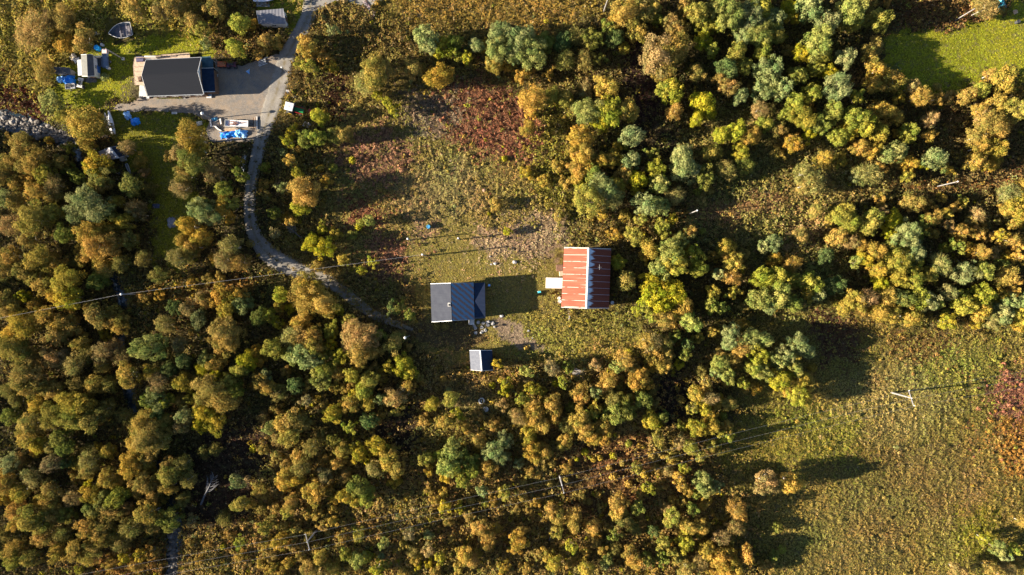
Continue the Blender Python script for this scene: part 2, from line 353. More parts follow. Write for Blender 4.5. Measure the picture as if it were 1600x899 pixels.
def ribbon(name, line, dz, m, rag=1.6, endbrown=False):
    v = []; mid = []; f = []; K = 10; rg = random.Random(5); n = len(line)
    for i in range(n):
        p = line[i]; t = line[min(i + 1, n - 1)] - line[max(i - 1, 0)]; t = t[:2] / np.hypot(*t[:2]); nrm = np.array([-t[1], t[0]])
        e0, e1 = rg.uniform(-rag, rag), rg.uniform(-rag, rag)
        for k in range(K + 1):
            s = -1 + 2 * k / K; wd = p[2] / 2 + (e0 if s < 0 else e1) * abs(s)
            q = p[:2] + nrm * s * wd; z = dz - (.12 if abs(s) > .99 else 0)
            v.append(tuple(G(q[0], q[1], z)))
            br = max(0, 1 - abs(s) / .3) * .95 + max(0, abs(s) - .72) / .28 * .9
            if endbrown: br = max(br, np.clip((i - n * .72) / (n * .12), 0, 1) * (.7 + .3 * rg.random()))
            mid.append(float(br))
    for i in range(n - 1):
        for k in range(K): a = i * (K + 1) + k; f.append((a, a + 1, a + K + 2, a + K + 1))
    me = bpy.data.meshes.new(name); me.from_pydata(v, [], f); me.update()
    at = me.attributes.new('mid', 'FLOAT', 'POINT'); at.data.foreach_set('value', mid)
    me.polygons.foreach_set('use_smooth', [True] * len(f))
    o = link(name, me, None, m); return o
tag(ribbon('road', catmull(ROAD[::2], 6), .09, M_GRAV, 1.3, True), kind='structure')
def flatpoly(name, poly, dz, m):
    rg = random.Random(3); pts = []
    for (x0, y0), (x1, y1) in zip(poly, poly[1:] + poly[:1]):
        k = max(1, int(math.hypot(x1 - x0, y1 - y0) / 5))
        pts += [(x0 + (x1 - x0) * j / k + rg.uniform(-1.2, 1.2), y0 + (y1 - y0) * j / k + rg.uniform(-1.2, 1.2)) for j in range(k)]
    import bmesh
    bm = bmesh.new(); vs = [bm.verts.new(P(x, y, 0) + Vector((0, 0, dz))) for x, y in pts]; bm.faces.new(vs)
    bmesh.ops.triangulate(bm, faces=bm.faces); bmesh.ops.recalc_face_normals(bm, faces=bm.faces)
    for f in bm.faces:
        if f.normal.z < 0: f.normal_flip()
    me = bpy.data.meshes.new(name); bm.to_mesh(me); bm.free(); return tag(link(name, me, None, m), kind='structure')
flatpoly('driveway', YARD, .045, M_YARD)
so_ = flatpoly('side_road', SIDEROAD, .22, M_GRAV)

# stream
wm, n, b, L = newmat('stream_water'); f = ramp(n, L, noise(n, L, .9, 6), .58, .70)
L.new(mixc(n, L, f, (.012, .02, .024), (.34, .37, .39)), b.inputs['Base Color']); b.inputs['Roughness'].default_value = .18
bp = n.nodes.new('ShaderNodeBump'); bp.inputs['Strength'].default_value = .5; L.new(noise(n, L, 3, 5), bp.inputs['Height']); L.new(bp.outputs[0], b.inputs['Normal'])
v = []; f = []
for i, p in enumerate(STREAM):
    t = STREAM[min(i + 1, len(STREAM) - 1)] - STREAM[max(i - 1, 0)]; t = t[:2] / np.hypot(*t[:2]); nn = np.array([-t[1], t[0]]) * (p[2] * .5 + 5)
    for s in (-1, 0, 1): q = p[:2] + nn * s; v.append(tuple(P(q[0], q[1], 0) + Vector((0, 0, -.72))))
    if i: a = (i - 1) * 3; f += [(a, a + 1, a + 4, a + 3), (a + 1, a + 2, a + 5, a + 4)]
me = bpy.data.meshes.new('stream'); me.from_pydata(v, [], f); me.update(); tag(link('stream', me, None, wm), kind='structure')

# ------------------------------------------------------------------ ground cover (stuff)
FOOT = []     # building footprints in photo px (cleared of plants)
FOOT += [[(205, 80), (338, 80), (338, 155), (205, 155)], [(118, 84), (168, 84), (168, 122), (118, 122)], [(90, 108), (124, 108), (124, 140), (90, 140)],
         [(672, 440), (760, 440), (760, 504), (672, 504)], [(852, 386), (956, 386), (956, 484), (876, 484), (876, 453), (852, 453)], [(733, 546), (770, 546), (770, 578), (733, 578)],
         [(400, 12), (448, 12), (448, 40), (400, 40)], [(732, 500), (778, 500), (776, 524), (736, 516)], [(168, 32), (212, 32), (212, 70), (168, 70)], [(160, 174), (184, 174), (184, 212), (160, 212)]]
rs = np.random.RandomState(42)
def points(step, x0, x1, y0, y1):
    X, Y = np.meshgrid(np.arange(x0, x1, step), np.arange(y0, y1, step)); X = X + rs.uniform(-.55, .55, X.shape) * step; Y = Y + rs.uniform(-.55, .55, X.shape) * step
    return X.ravel(), Y.ravel()
def cleared(px, py):
    k = np.ones(px.shape, bool); dd, wv = seg_dist(px, py, ROAD)
    fade = np.clip((px - 500) / 110, 0, 1) * (py > 400)
    k &= (dd > wv * .5 - 1.2 - 2.2 * vnoise(px / 7, py / 7, 401)) | (rs.rand(*px.shape) < fade * .85) | ((dd < 1.5) & (rs.rand(*px.shape) < .35) & (py > 190))
    k &= ~inpoly(px, py, YARD) & ~inpoly(px, py, SIDEROAD)
    dd, wv = seg_dist(px, py, STREAM); k &= ~((dd < wv * .62) & ((px < 115) | (py > 820))); k &= ~(dd < wv * .45)
    for p in FOOT: k &= ~inpoly(px, py, p)
    return k
def rvec(n):
    v = rs.normal(size=(n, 3)); return v / np.linalg.norm(v, axis=1, keepdims=True)
def cards(c, nrm, size, asp=.75):
    """quads round centres c with normals nrm"""
    t = np.cross(nrm, rvec(len(c))); t /= np.linalg.norm(t, axis=1, keepdims=True) + 1e-9; u = np.cross(nrm, t)
    a = t * size[:, None] * .5; b = u * size[:, None] * .5 * asp
    return np.stack([c - a - b * .4, c - b + a * .15, c + a + b * .4, c + b - a * .15], 1)
def cover(name, label, step, sel, per, seed):
    X, Y = points(step, -106, 106, -62, 62); px = X / .125 + 800; py = 449.5 - Y / .125
    col, h, dn, _ = region(px, py, 9, seed); k = sel(h) & cleared(px, py) & (rs.rand(len(X)) < dn)
    X, Y, col, h = X[k], Y[k], col[k], h[k]; Z = hgt(X, Y)
    X = np.repeat(X, per); Y = np.repeat(Y, per); Z = np.repeat(Z, per); h = np.repeat(h, per); n = len(X)
    sh = .65 + .7 * np.repeat(vnoise(X[::per] / .9, Y[::per] / .9, 5), per)
    X = X + rs.normal(0, step * .4, n); Y = Y + rs.normal(0, step * .4, n)
    amp, wl = {'lawn_grass': (.06, 1.1), 'meadow_grass': (.62, 1.35), 'undergrowth': (1.35, 1.9)}[name]
    def hs(x, y):
        wx = x + 2.6 * fbm(x / 3.1, y / 3.1, 61, 3); wy = y + 2.6 * fbm(x / 3.1 + 7, y / 3.1, 63, 2)
        rd = 1 - np.abs(2 * fbm(wx / wl, wy / (wl * 1.5), 91, 2) - 1)      # ridged: matted tufts leaning in strands
        return amp * (.55 * rd ** 2 + .45 * fbm(x / (wl * 1.6), y / (wl * 1.6), 95, 3) ** 1.5) * np.clip(h / .45, .3, 1.4)
    e = .08; h0 = hs(X, Y); gx_ = (hs(X + e, Y) - h0) / e; gy_ = (hs(X, Y + e) - h0) / e
    f = rs.rand(n); c = np.stack([X, Y, Z + h0 * (.75 + .35 * f) + .02], 1)
    nv = np.stack([-gx_, -gy_, np.ones(n)], 1); nv /= np.linalg.norm(nv, axis=1, keepdims=True); nv += {'lawn_grass': .25, 'meadow_grass': .32, 'undergrowth': .6}[name] * rvec(n); nv[:, 2] = np.abs(nv[:, 2]); nv /= np.linalg.norm(nv, axis=1, keepdims=True)
    md = name == 'meadow_grass'
    q = cards(c, nv, {'lawn_grass': .2, 'meadow_grass': .27, 'undergrowth': .31}[name] * rs.uniform(.6, 1.35, n), .5 if md else .75)
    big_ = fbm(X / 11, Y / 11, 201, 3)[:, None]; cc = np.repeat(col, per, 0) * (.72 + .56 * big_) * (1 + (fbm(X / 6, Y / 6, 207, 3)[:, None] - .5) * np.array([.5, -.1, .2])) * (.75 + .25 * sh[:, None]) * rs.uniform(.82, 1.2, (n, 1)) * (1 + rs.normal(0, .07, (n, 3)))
    pale = rs.rand(n) < (.02 if md else .04); cc[pale] = cc[pale] * .5 + np.array([.2, .15, .08])
    gr = rs.rand(n) < (.04 if md else .10); cc[gr] = cc[gr] * .4 + np.array([.07, .085, .015])
    tag(link(name, quads_mesh(name, q, np.clip(cc, .004, .8)), None, M_COVER), label, 'ground cover', None, 'stuff')
cover('lawn_grass', 'short bright green grass on the lawns and around the small cabin', .38, lambda h: h < .2, 2, 5)
cover('meadow_grass', 'tall tufted autumn grass and red fireweed across the open meadows', .42, lambda h: (h >= .2) & (h < .46), 6, 6)
cover('undergrowth', 'low brown and olive undergrowth between the trees and beside the road', .5, lambda h: h >= .46, 7, 7)

PAL = dict(G=(.33, .228, .036), O=(.345, .222, .048), R=(.258, .182, .08), T=(.245, .184, .046), Y=(.285, .255, .02), L=(.215, .215, .034), W=(.195, .215, .075), D=(.09, .12, .035))
# countless knee-high bushes as one mass
X, Y = points(.95, -106, 106, -62, 62); px = X / .125 + 800; py = 449.5 - Y / .125
rcol, h, _, bd = region(px, py, 9, 9); clus = vnoise(X / 4., Y / 4., 55)
k = (rs.rand(len(X)) < bd * .42 * (.3 + 1.4 * clus)) & cleared(px, py); X, Y, rcol, h = X[k], Y[k], rcol[k], h[k]; nb = len(X); per = 34
rb = rs.uniform(.22, .62, nb) * (.8 + .5 * rs.rand(nb)); keys = list('GORTTYLTGOW'); pc = np.array([PAL[keys[i]] for i in rs.randint(0, len(keys), nb)])
own = (h < .46) & (rs.rand(nb) < .85); pc[own] = rcol[own] * 1.35; rb = np.where(own, rb * .75, rb); Zb = hgt(X, Y); n = nb * per; u = rvec(n); u[:, 2] = np.abs(u[:, 2]) - .15
rr = np.repeat(rb, per); c = np.stack([np.repeat(X, per), np.repeat(Y, per), np.repeat(Zb + rb * .95, per)], 1) + u * rr[:, None] * rs.uniform(.6, 1.05, (n, 1))
nv = u + .6 * rvec(n); nv /= np.linalg.norm(nv, axis=1, keepdims=True)
q = cards(c, nv, rs.uniform(.16, .34, n)); cc = np.repeat(pc, per, 0) * np.repeat(rs.uniform(.6, 1.1, nb), per)[:, None] * rs.uniform(.7, 1.25, (n, 1))
tag(link('low_bushes', quads_mesh('low_bushes', q, cc), None, M_COVER), 'countless knee-high yellow, rust and green bushes between the taller trees', 'bushes', None, 'stuff')

# ------------------------------------------------------------------ trees and shrubs
def crown_mesh(name, seed, n, lobes, leaf, style):
    global rs
    rs = np.random.RandomState(seed)
    k = np.arange(lobes) + .5; ph = np.pi * (1 + 5 ** .5) * k + rs.uniform(0, 6); z = 1 - 1.45 * k / lobes + rs.normal(0, .08, lobes); z = np.clip(z, -.6, 1)
    dr = np.stack([np.sqrt(1 - z * z) * np.cos(ph), np.sqrt(1 - z * z) * np.sin(ph), z], 1) + rs.normal(0, .16, (lobes, 3)); dr /= np.linalg.norm(dr, axis=1, keepdims=True)
    if style == 'W': ra = rs.uniform(.5, .95, lobes); rl = rs.uniform(.17, .36, lobes)
    else: ra = rs.uniform(.38, .92, lobes); rl = rs.uniform(.17, .38, lobes)
    if lobes < 8: ra *= .8; rl *= 1.25
    lc = dr * ra[:, None]; lc[:, 0] *= rs.uniform(.85, 1.12); lc[:, 1] *= rs.uniform(.85, 1.12)
    w_ = rl ** 2; li = rs.choice(lobes, n, p=w_ / w_.sum())
    u = rvec(n) + .55 * dr[li]; u /= np.linalg.norm(u, axis=1, keepdims=True)
    c = lc[li] + u * rl[li][:, None] * rs.uniform(.7, 1.1, (n, 1)) * (1 + .18 * np.sin(u[:, :1] * 9 + li[:, None]) )
    ins = rs.rand(n) < .12; c[ins] = rvec(ins.sum()) * (rs.rand(ins.sum(), 1) ** .5) * .62
    nv = u + .6 * rvec(n); nv /= np.linalg.norm(nv, axis=1, keepdims=True)
    q = cards(c, nv, leaf * rs.uniform(.55, 1.4, n), .7)
    if style == 'S':
        nt_ = n // 3; dv = rvec(nt_) + np.array([0, 0, .25]); dv /= np.linalg.norm(dv, axis=1, keepdims=True); c2 = dv * rs.uniform(.3, .95, (nt_, 1)); sd = np.cross(dv, rvec(nt_)); ln = leaf * 2.6
        q2 = np.stack([c2 - dv * ln, c2 + sd * .010, c2 + dv * ln, c2 - sd * .010], 1); q = np.concatenate([q, q2]); li = np.concatenate([li, rs.randint(0, lobes, nt_)]); n = len(li)
    tint = np.clip(rs.uniform(.15, .85, lobes)[li] + rs.normal(0, .22, n), 0, 1)
    me = quads_mesh(name, q, None, tint); me.materials.append(M_CROWN); return me
def trunk_mesh(name, seed, m):
    rg = random.Random(seed); b = MB()       # unit: height 1, radius scaled with it
    lean = (rg.uniform(-.05, .05), rg.uniform(-.05, .05))
    b.tube([(0, 0, -.06), (lean[0] * .3, lean[1] * .3, .25), (lean[0], lean[1], .55), (lean[0] * 1.4, lean[1] * 1.4, .82)], [.032, .024, .016, .006], 7)
    for k in range(6):
        a = k * 2.4 + rg.random(); z = .28 + .08 * k; l = .34 - .03 * k
        b.tube([(lean[0] * z, lean[1] * z, z), (math.cos(a) * l * .5, math.sin(a) * l * .5, z + .10), (math.cos(a) * l, math.sin(a) * l, z + .25)], [.013, .009, .003], 5)
    me = bpy.data.meshes.new(name); me.from_pydata(b.v, [], b.f); me.update(); me.materials.append(m); return me
VAR = {}
for st in 'BWS':
    VAR[st] = {'big': [crown_mesh('crown', 100 + i + ord(st), 6500 if st != 'S' else 3600, 30 if st == 'W' else 40, .074, st) for i in range(5)],
               'med': [crown_mesh('crown', 200 + i + ord(st), 3400 if st != 'S' else 2000, 24, .10, st) for i in range(6)],
               'small': [crown_mesh('crown', 300 + i + ord(st), 1400, 13, .145, st) for i in range(5)],
               'tiny': [crown_mesh('crown', 400 + i + ord(st), 320, 6, .26, st) for i in range(4)]}
TRK = {'B': [trunk_mesh('trunk', i, M_BIRCH) for i in range(3)], 'W': [trunk_mesh('trunk', 10 + i, M_WILLOW) for i in range(3)]}
rs = np.random.RandomState(4)

TREES = {
(0, 0): "210,200,110,TR 400,120,80,T 400,270,60,G 520,250,70,T 830,45,75,TO 280,440,75,T 320,640,70,WL 390,730,50,LT 545,775,112,GT 500,750,60,TO 1200,850,80,GT 1290,280,35,W 1500,150,60,L 1470,300,60,L 1580,150,45,G 650,480,28,W 1100,40,70,T 1000,80,50,TR 1350,60,60,T 1220,140,60,T 860,45,50,O 320,120,50,RT 290,870,30,G 60,880,40,TO 130,880,60,T 1250,180,50,LT 640,800,60,GT",
(400, 0): "325,300,55,O 310,260,45,O 330,345,40,OG 1060,235,72,W 1090,290,60,W 1175,300,62,YL 1130,330,45,Y 1250,350,40,L 1520,230,80,W 1380,290,50,W 1430,290,45,G 1530,330,85,WL 1480,410,52,TG 1575,420,42,G 985,425,60,T 1140,475,84,G 740,460,95,TG 680,520,68,TW 740,400,45,RT 815,440,55,T 228,820,40,YG 500,850,52,TL 480,190,38,W 415,110,22,W 575,200,18,W 1320,360,40,YL 1240,270,50,LD 945,240,25,L 560,840,50,T 760,600,35,YL 820,640,40,YL 860,690,40,YL 480,420,40,GY 60,260,50,T 130,270,45,TG 30,330,45,TO 440,360,45,TO 340,420,45,L 270,400,35,L 400,730,50,YL 310,870,50,LD 200,880,45,YL 380,860,50,L 440,200,20,LY 760,15,18,O",
(800, 0): "50,250,90,W 110,330,95,WL 20,340,60,W 200,270,60,LD 55,480,45,OG 95,440,40,GO 130,620,82,OG 120,700,40,GO 98,805,50,GT 230,460,38,GT 700,90,85,TG 650,120,50,GO 800,75,75,T 870,60,60,TG 775,205,60,TG 985,150,52,OR 1045,190,55,T 900,350,105,RT 990,330,105,TG 940,430,80,TO 880,410,70,RT 1080,40,50,TO 1110,90,42,O 1150,90,70,LT 1195,170,55,L 1190,260,52,Y 1240,320,45,L 1330,430,72,D 1400,330,65,LT 1405,355,55,Y 1410,310,40,RO 1350,555,52,OR 1180,640,75,Y 1150,740,50,Y 1220,700,50,Y 1000,570,72,LY 940,560,55,L 1010,700,50,OT 585,540,75,GT 600,700,90,LY 480,700,90,WL 560,770,62,Y 720,690,70,TG 430,860,75,G 740,850,75,W 1350,90,100,LW 1480,120,85,W 1550,50,75,L 1540,220,80,LW 1560,320,65,L 1440,240,60,W 1560,440,60,W 1560,560,65,W 1420,610,50,W 1500,555,38,T 1300,500,50,T 1150,450,55,T 1540,690,50,TR 1400,820,65,YL 1300,850,55,YL 1490,850,60,GT 1570,780,50,L 1270,60,70,LW 1280,160,50,L 1060,110,40,TG 910,130,40,L 250,600,50,LT 330,620,55,LT 460,560,45,RT 600,180,45,LD 540,370,42,LT 700,310,40,GL 640,240,50,D 500,250,60,LD 400,230,60,TD 320,260,60,D 450,380,60,TD 330,380,60,TD 1450,420,50,LT",
(1200, 0): "40,130,70,W 130,50,50,Y 150,110,45,YG 40,220,65,LT 250,50,75,W 30,440,75,W 20,560,60,WL 370,140,70,W 300,270,90,LW 330,340,60,L 210,340,52,Y 520,80,80,LW 520,165,55,LG 700,130,64,LT 740,20,30,O 480,370,60,W 380,460,50,Y 430,550,85,W 550,610,40,L 425,500,20,O 650,300,62,T 640,370,60,TG 680,440,60,GO 660,520,60,GO 770,510,64,TG 790,440,32,W 820,600,45,GL 950,600,55,OT 1060,610,40,OT 1130,605,46,T 1240,600,55,TO 1330,560,50,YW 1390,465,36,OT 1480,500,75,GT 1520,560,40,T 1340,530,35,G 1325,690,50,O 1440,640,60,TG 1550,690,70,LT 1380,780,85,TO 1440,810,70,OT 1300,860,60,T 1350,740,50,RT 1010,845,44,OG 1010,750,46,RT 700,690,70,GO 790,720,60,GT 540,740,75,L 500,820,60,YG 600,790,60,LY 690,830,65,LG 880,820,60,L 810,840,42,G 210,730,80,LG 250,680,35,O 245,850,42,Y 140,870,40,O 50,810,50,T 260,600,60,L 90,560,60,W 1350,50,60,TR 1400,80,45,TG 160,640,50,L 110,720,50,L 320,780,60,LD 400,700,60,LD 180,480,60,LD 120,320,40,T 300,430,50,L 620,30,50,T 900,540,45,RT 1590,500,40,L 1580,570,40,T 1470,60,30,T 1300,30,40,T 640,120,45,LT 1060,540,30,T 430,860,60,L",
(0, 225): "150,50,75,T 230,100,85,TG 60,120,55,T 290,190,65,LG 200,210,45,O 230,290,70,O 100,250,55,TO 30,350,50,W 110,360,52,T 600,390,100,W 480,400,82,W 560,340,70,W 520,680,65,O 620,640,85,O 730,620,62,O 560,560,78,GT 680,540,60,GT 650,770,66,TG 620,130,75,GY 580,150,50,YL 630,200,65,LW 820,260,68,LW 730,370,50,GL 850,395,55,RT 780,490,58,GL 870,110,48,GT 905,180,32,RT 800,25,52,RT 1210,120,82,LW 1150,190,55,T 1120,60,52,RT 1060,80,35,T 1230,30,65,G 1340,190,48,RT 1130,275,58,RT 1290,430,82,W 1250,390,50,LW 1400,390,52,G 1440,470,38,G 1180,510,55,G 1260,580,60,G 1150,610,50,TG 1200,640,60,TO 1110,710,58,TW 1190,690,50,T 1440,640,65,TW 1400,730,60,RT 1340,710,38,G 210,470,90,TL 60,510,65,RT 180,600,58,T 60,700,60,TO 250,720,80,TG 340,750,65,TG 150,810,65,T 260,850,75,TG 410,850,80,LG 600,860,60,LD 350,260,60,RT 330,330,55,T 420,150,45,LD 480,210,45,LD 640,260,50,T 160,150,50,T 20,200,55,T 380,110,50,T 340,430,55,LT 400,560,60,LD 20,800,55,T 480,740,45,TD 1500,740,55,OT 1560,620,30,T 550,20,50,TG 420,20,40,L 700,450,40,LD 940,280,40,TD 1460,380,40,LT 1400,280,50,LD 1500,200,45,LD 1470,110,45,GL 880,440,45,RD 820,600,50,TD 900,720,50,TD 760,750,50,TD 1000,820,50,TD 1300,840,40,T 1380,840,45,TO 1200,860,40,GO",
(400, 225): "305,300,90,OT 340,330,55,OT 280,400,55,YL 220,470,42,TG 180,455,30,GT 215,105,45,O 265,30,28,OT 340,620,52,Y 430,640,60,Y 390,680,40,Y 350,580,35,Y 415,530,34,YL 165,270,38,W 170,50,30,W 400,150,28,G 640,520,25,Y 710,480,38,LW 660,490,32,L 500,560,42,GL 540,720,40,GL 730,740,35,LY 660,790,35,YL 1570,550,32,Y 1550,90,20,YL 1455,435,12,Y 480,150,30,LY 600,100,25,Y 260,180,40,LY 70,330,40,TD 110,430,40,LD 60,250,40,TG 600,570,35,LD 380,760,40,TO 1500,380,45,TG 440,230,35,G 120,560,40,RD 60,150,35,L 310,850,60,TG",
(800, 225): "450,130,75,GO 400,60,50,OG 470,60,60,TG 400,160,52,O 420,210,50,OG 630,100,55,GO 560,100,50,G 430,255,45,YL 560,270,85,W 610,330,80,TW 470,360,85,LT 700,180,60,TG 780,230,60,Y 770,290,40,GY 900,160,55,LY 1060,110,85,W 1100,170,70,W 1050,60,50,W 920,250,60,WL 830,380,70,W 910,390,70,WL 1010,330,60,TW 740,110,60,W 720,240,45,G 820,160,22,RO 490,470,26,O 560,440,42,G 765,580,58,LT 850,650,60,GT 830,710,40,G 660,740,48,YL 710,850,66,T 940,530,50,L 1110,545,40,OT 1190,545,24,L 1060,590,55,LW 980,680,85,LW 1020,740,80,LG 920,790,75,WL 1140,700,60,LY 1170,780,55,L 1090,650,45,G 1340,650,60,GL 1380,740,65,GT 1440,690,44,T 1370,830,52,OT 1290,810,40,W 1570,640,42,W 1560,830,75,LY 870,860,70,Y 960,880,60,YG 1160,300,30,L 1240,290,30,TL 1190,350,35,TW 700,440,40,GD 800,470,40,LT 640,560,40,GO 1150,470,40,GO 1330,700,40,O 1010,610,40,L 650,20,40,G 710,15,30,LY 1260,700,40,GO 500,190,60,LD 650,250,50,GL 880,60,40,LD 280,140,45,TG 330,240,45,TG 200,230,45,GT 90,180,40,GY 290,450,40,T 1200,200,60,LD 1330,160,60,TD 1450,130,50,LD 1240,60,60,GD 1420,60,50,LY 1000,470,40,YG 890,540,35,RT",
(1200, 225): "220,190,62,TW 270,240,68,TW 230,260,55,T 290,420,50,T 580,30,60,O 650,40,50,GO 780,60,75,WL 870,120,55,G 860,200,40,LG 800,130,40,T 960,130,42,Y 1030,90,75,W 1060,130,45,WL 1130,160,40,G 1330,20,60,GT 1420,30,60,GL 1300,110,62,TG 1400,120,48,G 610,190,75,TW 560,200,45,W 470,450,80,L 520,500,60,L 440,420,45,LG 630,490,75,LT 780,470,60,Y 750,550,42,Y 820,500,42,Y 720,420,36,RT 440,580,62,OT 510,600,55,RT 580,620,50,GO 850,570,80,W 900,620,55,W 680,670,70,GT 800,730,85,LG 920,690,58,W 690,790,55,G 1070,750,66,WT 1230,800,68,W 1010,820,50,LT 900,850,70,L 700,870,55,Y 1340,790,58,LD 1480,820,65,OT 1530,860,40,O 1200,540,48,O 1130,510,40,RO 1160,400,42,TG 1000,380,42,TG 1030,460,50,TG 900,370,60,T 1240,650,45,G 1330,680,48,OT 1190,600,40,GO 1260,480,45,T 1300,440,42,RT 1370,580,38,T 1440,570,42,YO 1510,600,40,OT 1440,640,38,T 1400,690,38,TR 1560,640,42,O 1560,710,40,O 1480,710,42,G 1500,310,65,WT 1570,270,50,GT 1560,400,75,GL 1500,410,55,GT 1590,480,40,G 40,720,48,G 30,620,55,W 120,650,28,RO 150,750,48,OT 110,730,35,O 60,840,70,L 150,850,50,L 260,860,65,L 1100,440,40,LG 1210,360,35,LT 1080,340,35,GT 980,480,45,LD 1030,560,40,TG 760,640,50,LD 610,720,50,YG 550,740,40,LW 1180,640,45,LD 1090,650,35,L 1320,560,40,O 1350,500,30,OT 1270,560,38,TO 1520,510,40,TG 1450,760,40,LD 1590,620,40,TO 200,580,50,T 380,500,35,TG 500,330,45,GL 600,330,45,GL 420,320,45,TG 700,360,45,TG 350,100,50,GT 450,100,45,GL 60,60,45,TG 700,160,40,O 740,250,50,T 150,10,50,G 430,880,60,D 360,700,50,D 820,830,60,LG 920,760,45,LG 950,560,40,LD",
(0, 450): "150,50,46,Y 430,60,75,GY 350,50,60,G 220,110,55,GO 150,230,85,G 80,270,55,G 280,190,75,GT 350,300,66,T 430,230,75,TG 370,230,60,G 70,370,80,TL 140,410,70,TL 180,440,55,T 600,170,75,T 700,190,75,TG 740,240,55,TG 650,290,42,GY 640,400,60,RT 700,380,60,RT 760,430,52,RT 320,440,58,RO 400,440,50,RW 460,480,66,TW 150,530,85,T 210,560,70,T 190,620,70,TO 800,540,72,TG 940,375,92,WL 945,530,52,GL 1000,580,60,RT 330,640,62,T 590,600,62,TG 560,650,45,TO 240,720,60,G 440,720,80,GL 520,730,75,LG 330,800,80,LT 450,820,80,LT 560,830,75,TL 190,850,75,T 1290,80,55,T 1390,70,75,G 1430,120,70,GL 1180,140,52,RT 1245,195,58,WD 1215,245,40,T 1400,260,82,T 1440,320,80,TO 1380,340,60,TO 1290,440,50,LW 1270,500,48,Y 1360,470,60,TG 1350,530,38,Y 1150,590,60,GL 1210,560,42,TG 1310,620,85,T 1390,680,85,TO 1290,700,55,T 1440,700,60,T 1200,685,42,L 1140,710,48,TO 1160,790,50,W 1280,780,66,YG 1350,830,70,GY 1260,850,50,Y 920,840,80,TG 1050,830,52,TL 860,860,55,T 780,800,52,TD 1550,450,60,Y 1510,510,50,YW 1520,100,60,WD 1500,50,50,G 1585,620,30,OT 1150,850,50,TR 990,690,58,WD 60,150,60,T 30,80,55,T 90,100,50,TG 500,340,55,GD 540,420,55,TD 660,760,55,TD 680,600,50,TD 1040,230,60,TW 1100,120,45,D 1060,510,50,D 1120,350,50,RD 1150,450,50,D 930,700,45,LD 1060,700,40,L 1000,770,45,D 640,480,50,TD 480,600,55,TD 100,700,50,TD 60,800,50,LD 60,640,50,TD 560,120,50,TG 1400,180,45,T 1260,60,40,RT 900,60,45,TO 1000,40,40,G 1450,580,50,LT 1480,640,50,L",
(400, 450): "300,60,90,OT 400,80,90,OT 350,20,80,G 430,130,60,GO 285,200,60,OG 150,50,48,LY 140,110,40,LG 220,300,68,TW 290,330,75,T 370,310,70,TG 290,420,75,W 350,450,60,W 230,430,50,WL 110,380,60,LT 20,180,52,DL 90,165,42,L 130,220,38,YL 210,130,35,Y 470,340,42,Y 540,420,48,LY 620,300,85,RO 700,300,85,RO 660,390,82,TO 600,360,65,RO 730,380,65,OT 770,290,40,L 870,340,66,T 905,300,40,TR 950,370,32,TO 930,480,62,YL 960,520,55,YL 900,520,45,Y 820,490,40,YT 1040,590,25,O 1165,565,30,O 865,680,64,RO 910,650,45,R 940,620,50,GT 720,570,62,LT 690,600,50,YL 520,530,50,OT 430,510,60,L 410,570,60,LW 600,540,50,LG 680,640,60,L 610,600,40,TO 390,690,30,G 430,740,42,T 190,520,40,T 40,580,55,TO 90,620,50,TG 130,750,44,T 70,540,40,W 490,780,58,GY 540,740,45,TG 600,720,55,TG 700,710,50,GL 780,690,40,W 880,770,42,TL 780,790,42,TG 220,820,70,T 170,850,60,TG 280,840,60,T 590,870,42,L 90,870,42,WL 50,800,40,TR 1100,720,48,YT 1215,690,50,LT 1200,650,30,W 1260,790,40,YL 1500,470,36,YG 1475,610,24,Y 1560,600,42,YL 1550,640,40,Y 1540,730,45,TR 1050,820,45,TO 1180,830,55,TG 1300,850,45,TG 1390,800,40,TO 1480,840,45,TO 20,400,48,G 30,450,45,GO 470,260,50,L 190,250,35,TG 520,140,35,Y 450,190,40,T 590,200,45,LT 380,380,60,LT 450,430,45,L 500,480,45,L 560,620,40,TG 620,660,45,GY 320,700,45,RD 150,650,50,TD 250,600,50,D 330,600,45,T 700,830,50,D 650,470,50,TG 740,500,45,T 800,560,40,TG 500,620,40,TG 1010,560,35,T 900,120,40,LD 960,170,38,LD 850,130,40,D 1180,240,30,TG 1130,240,28,TL",
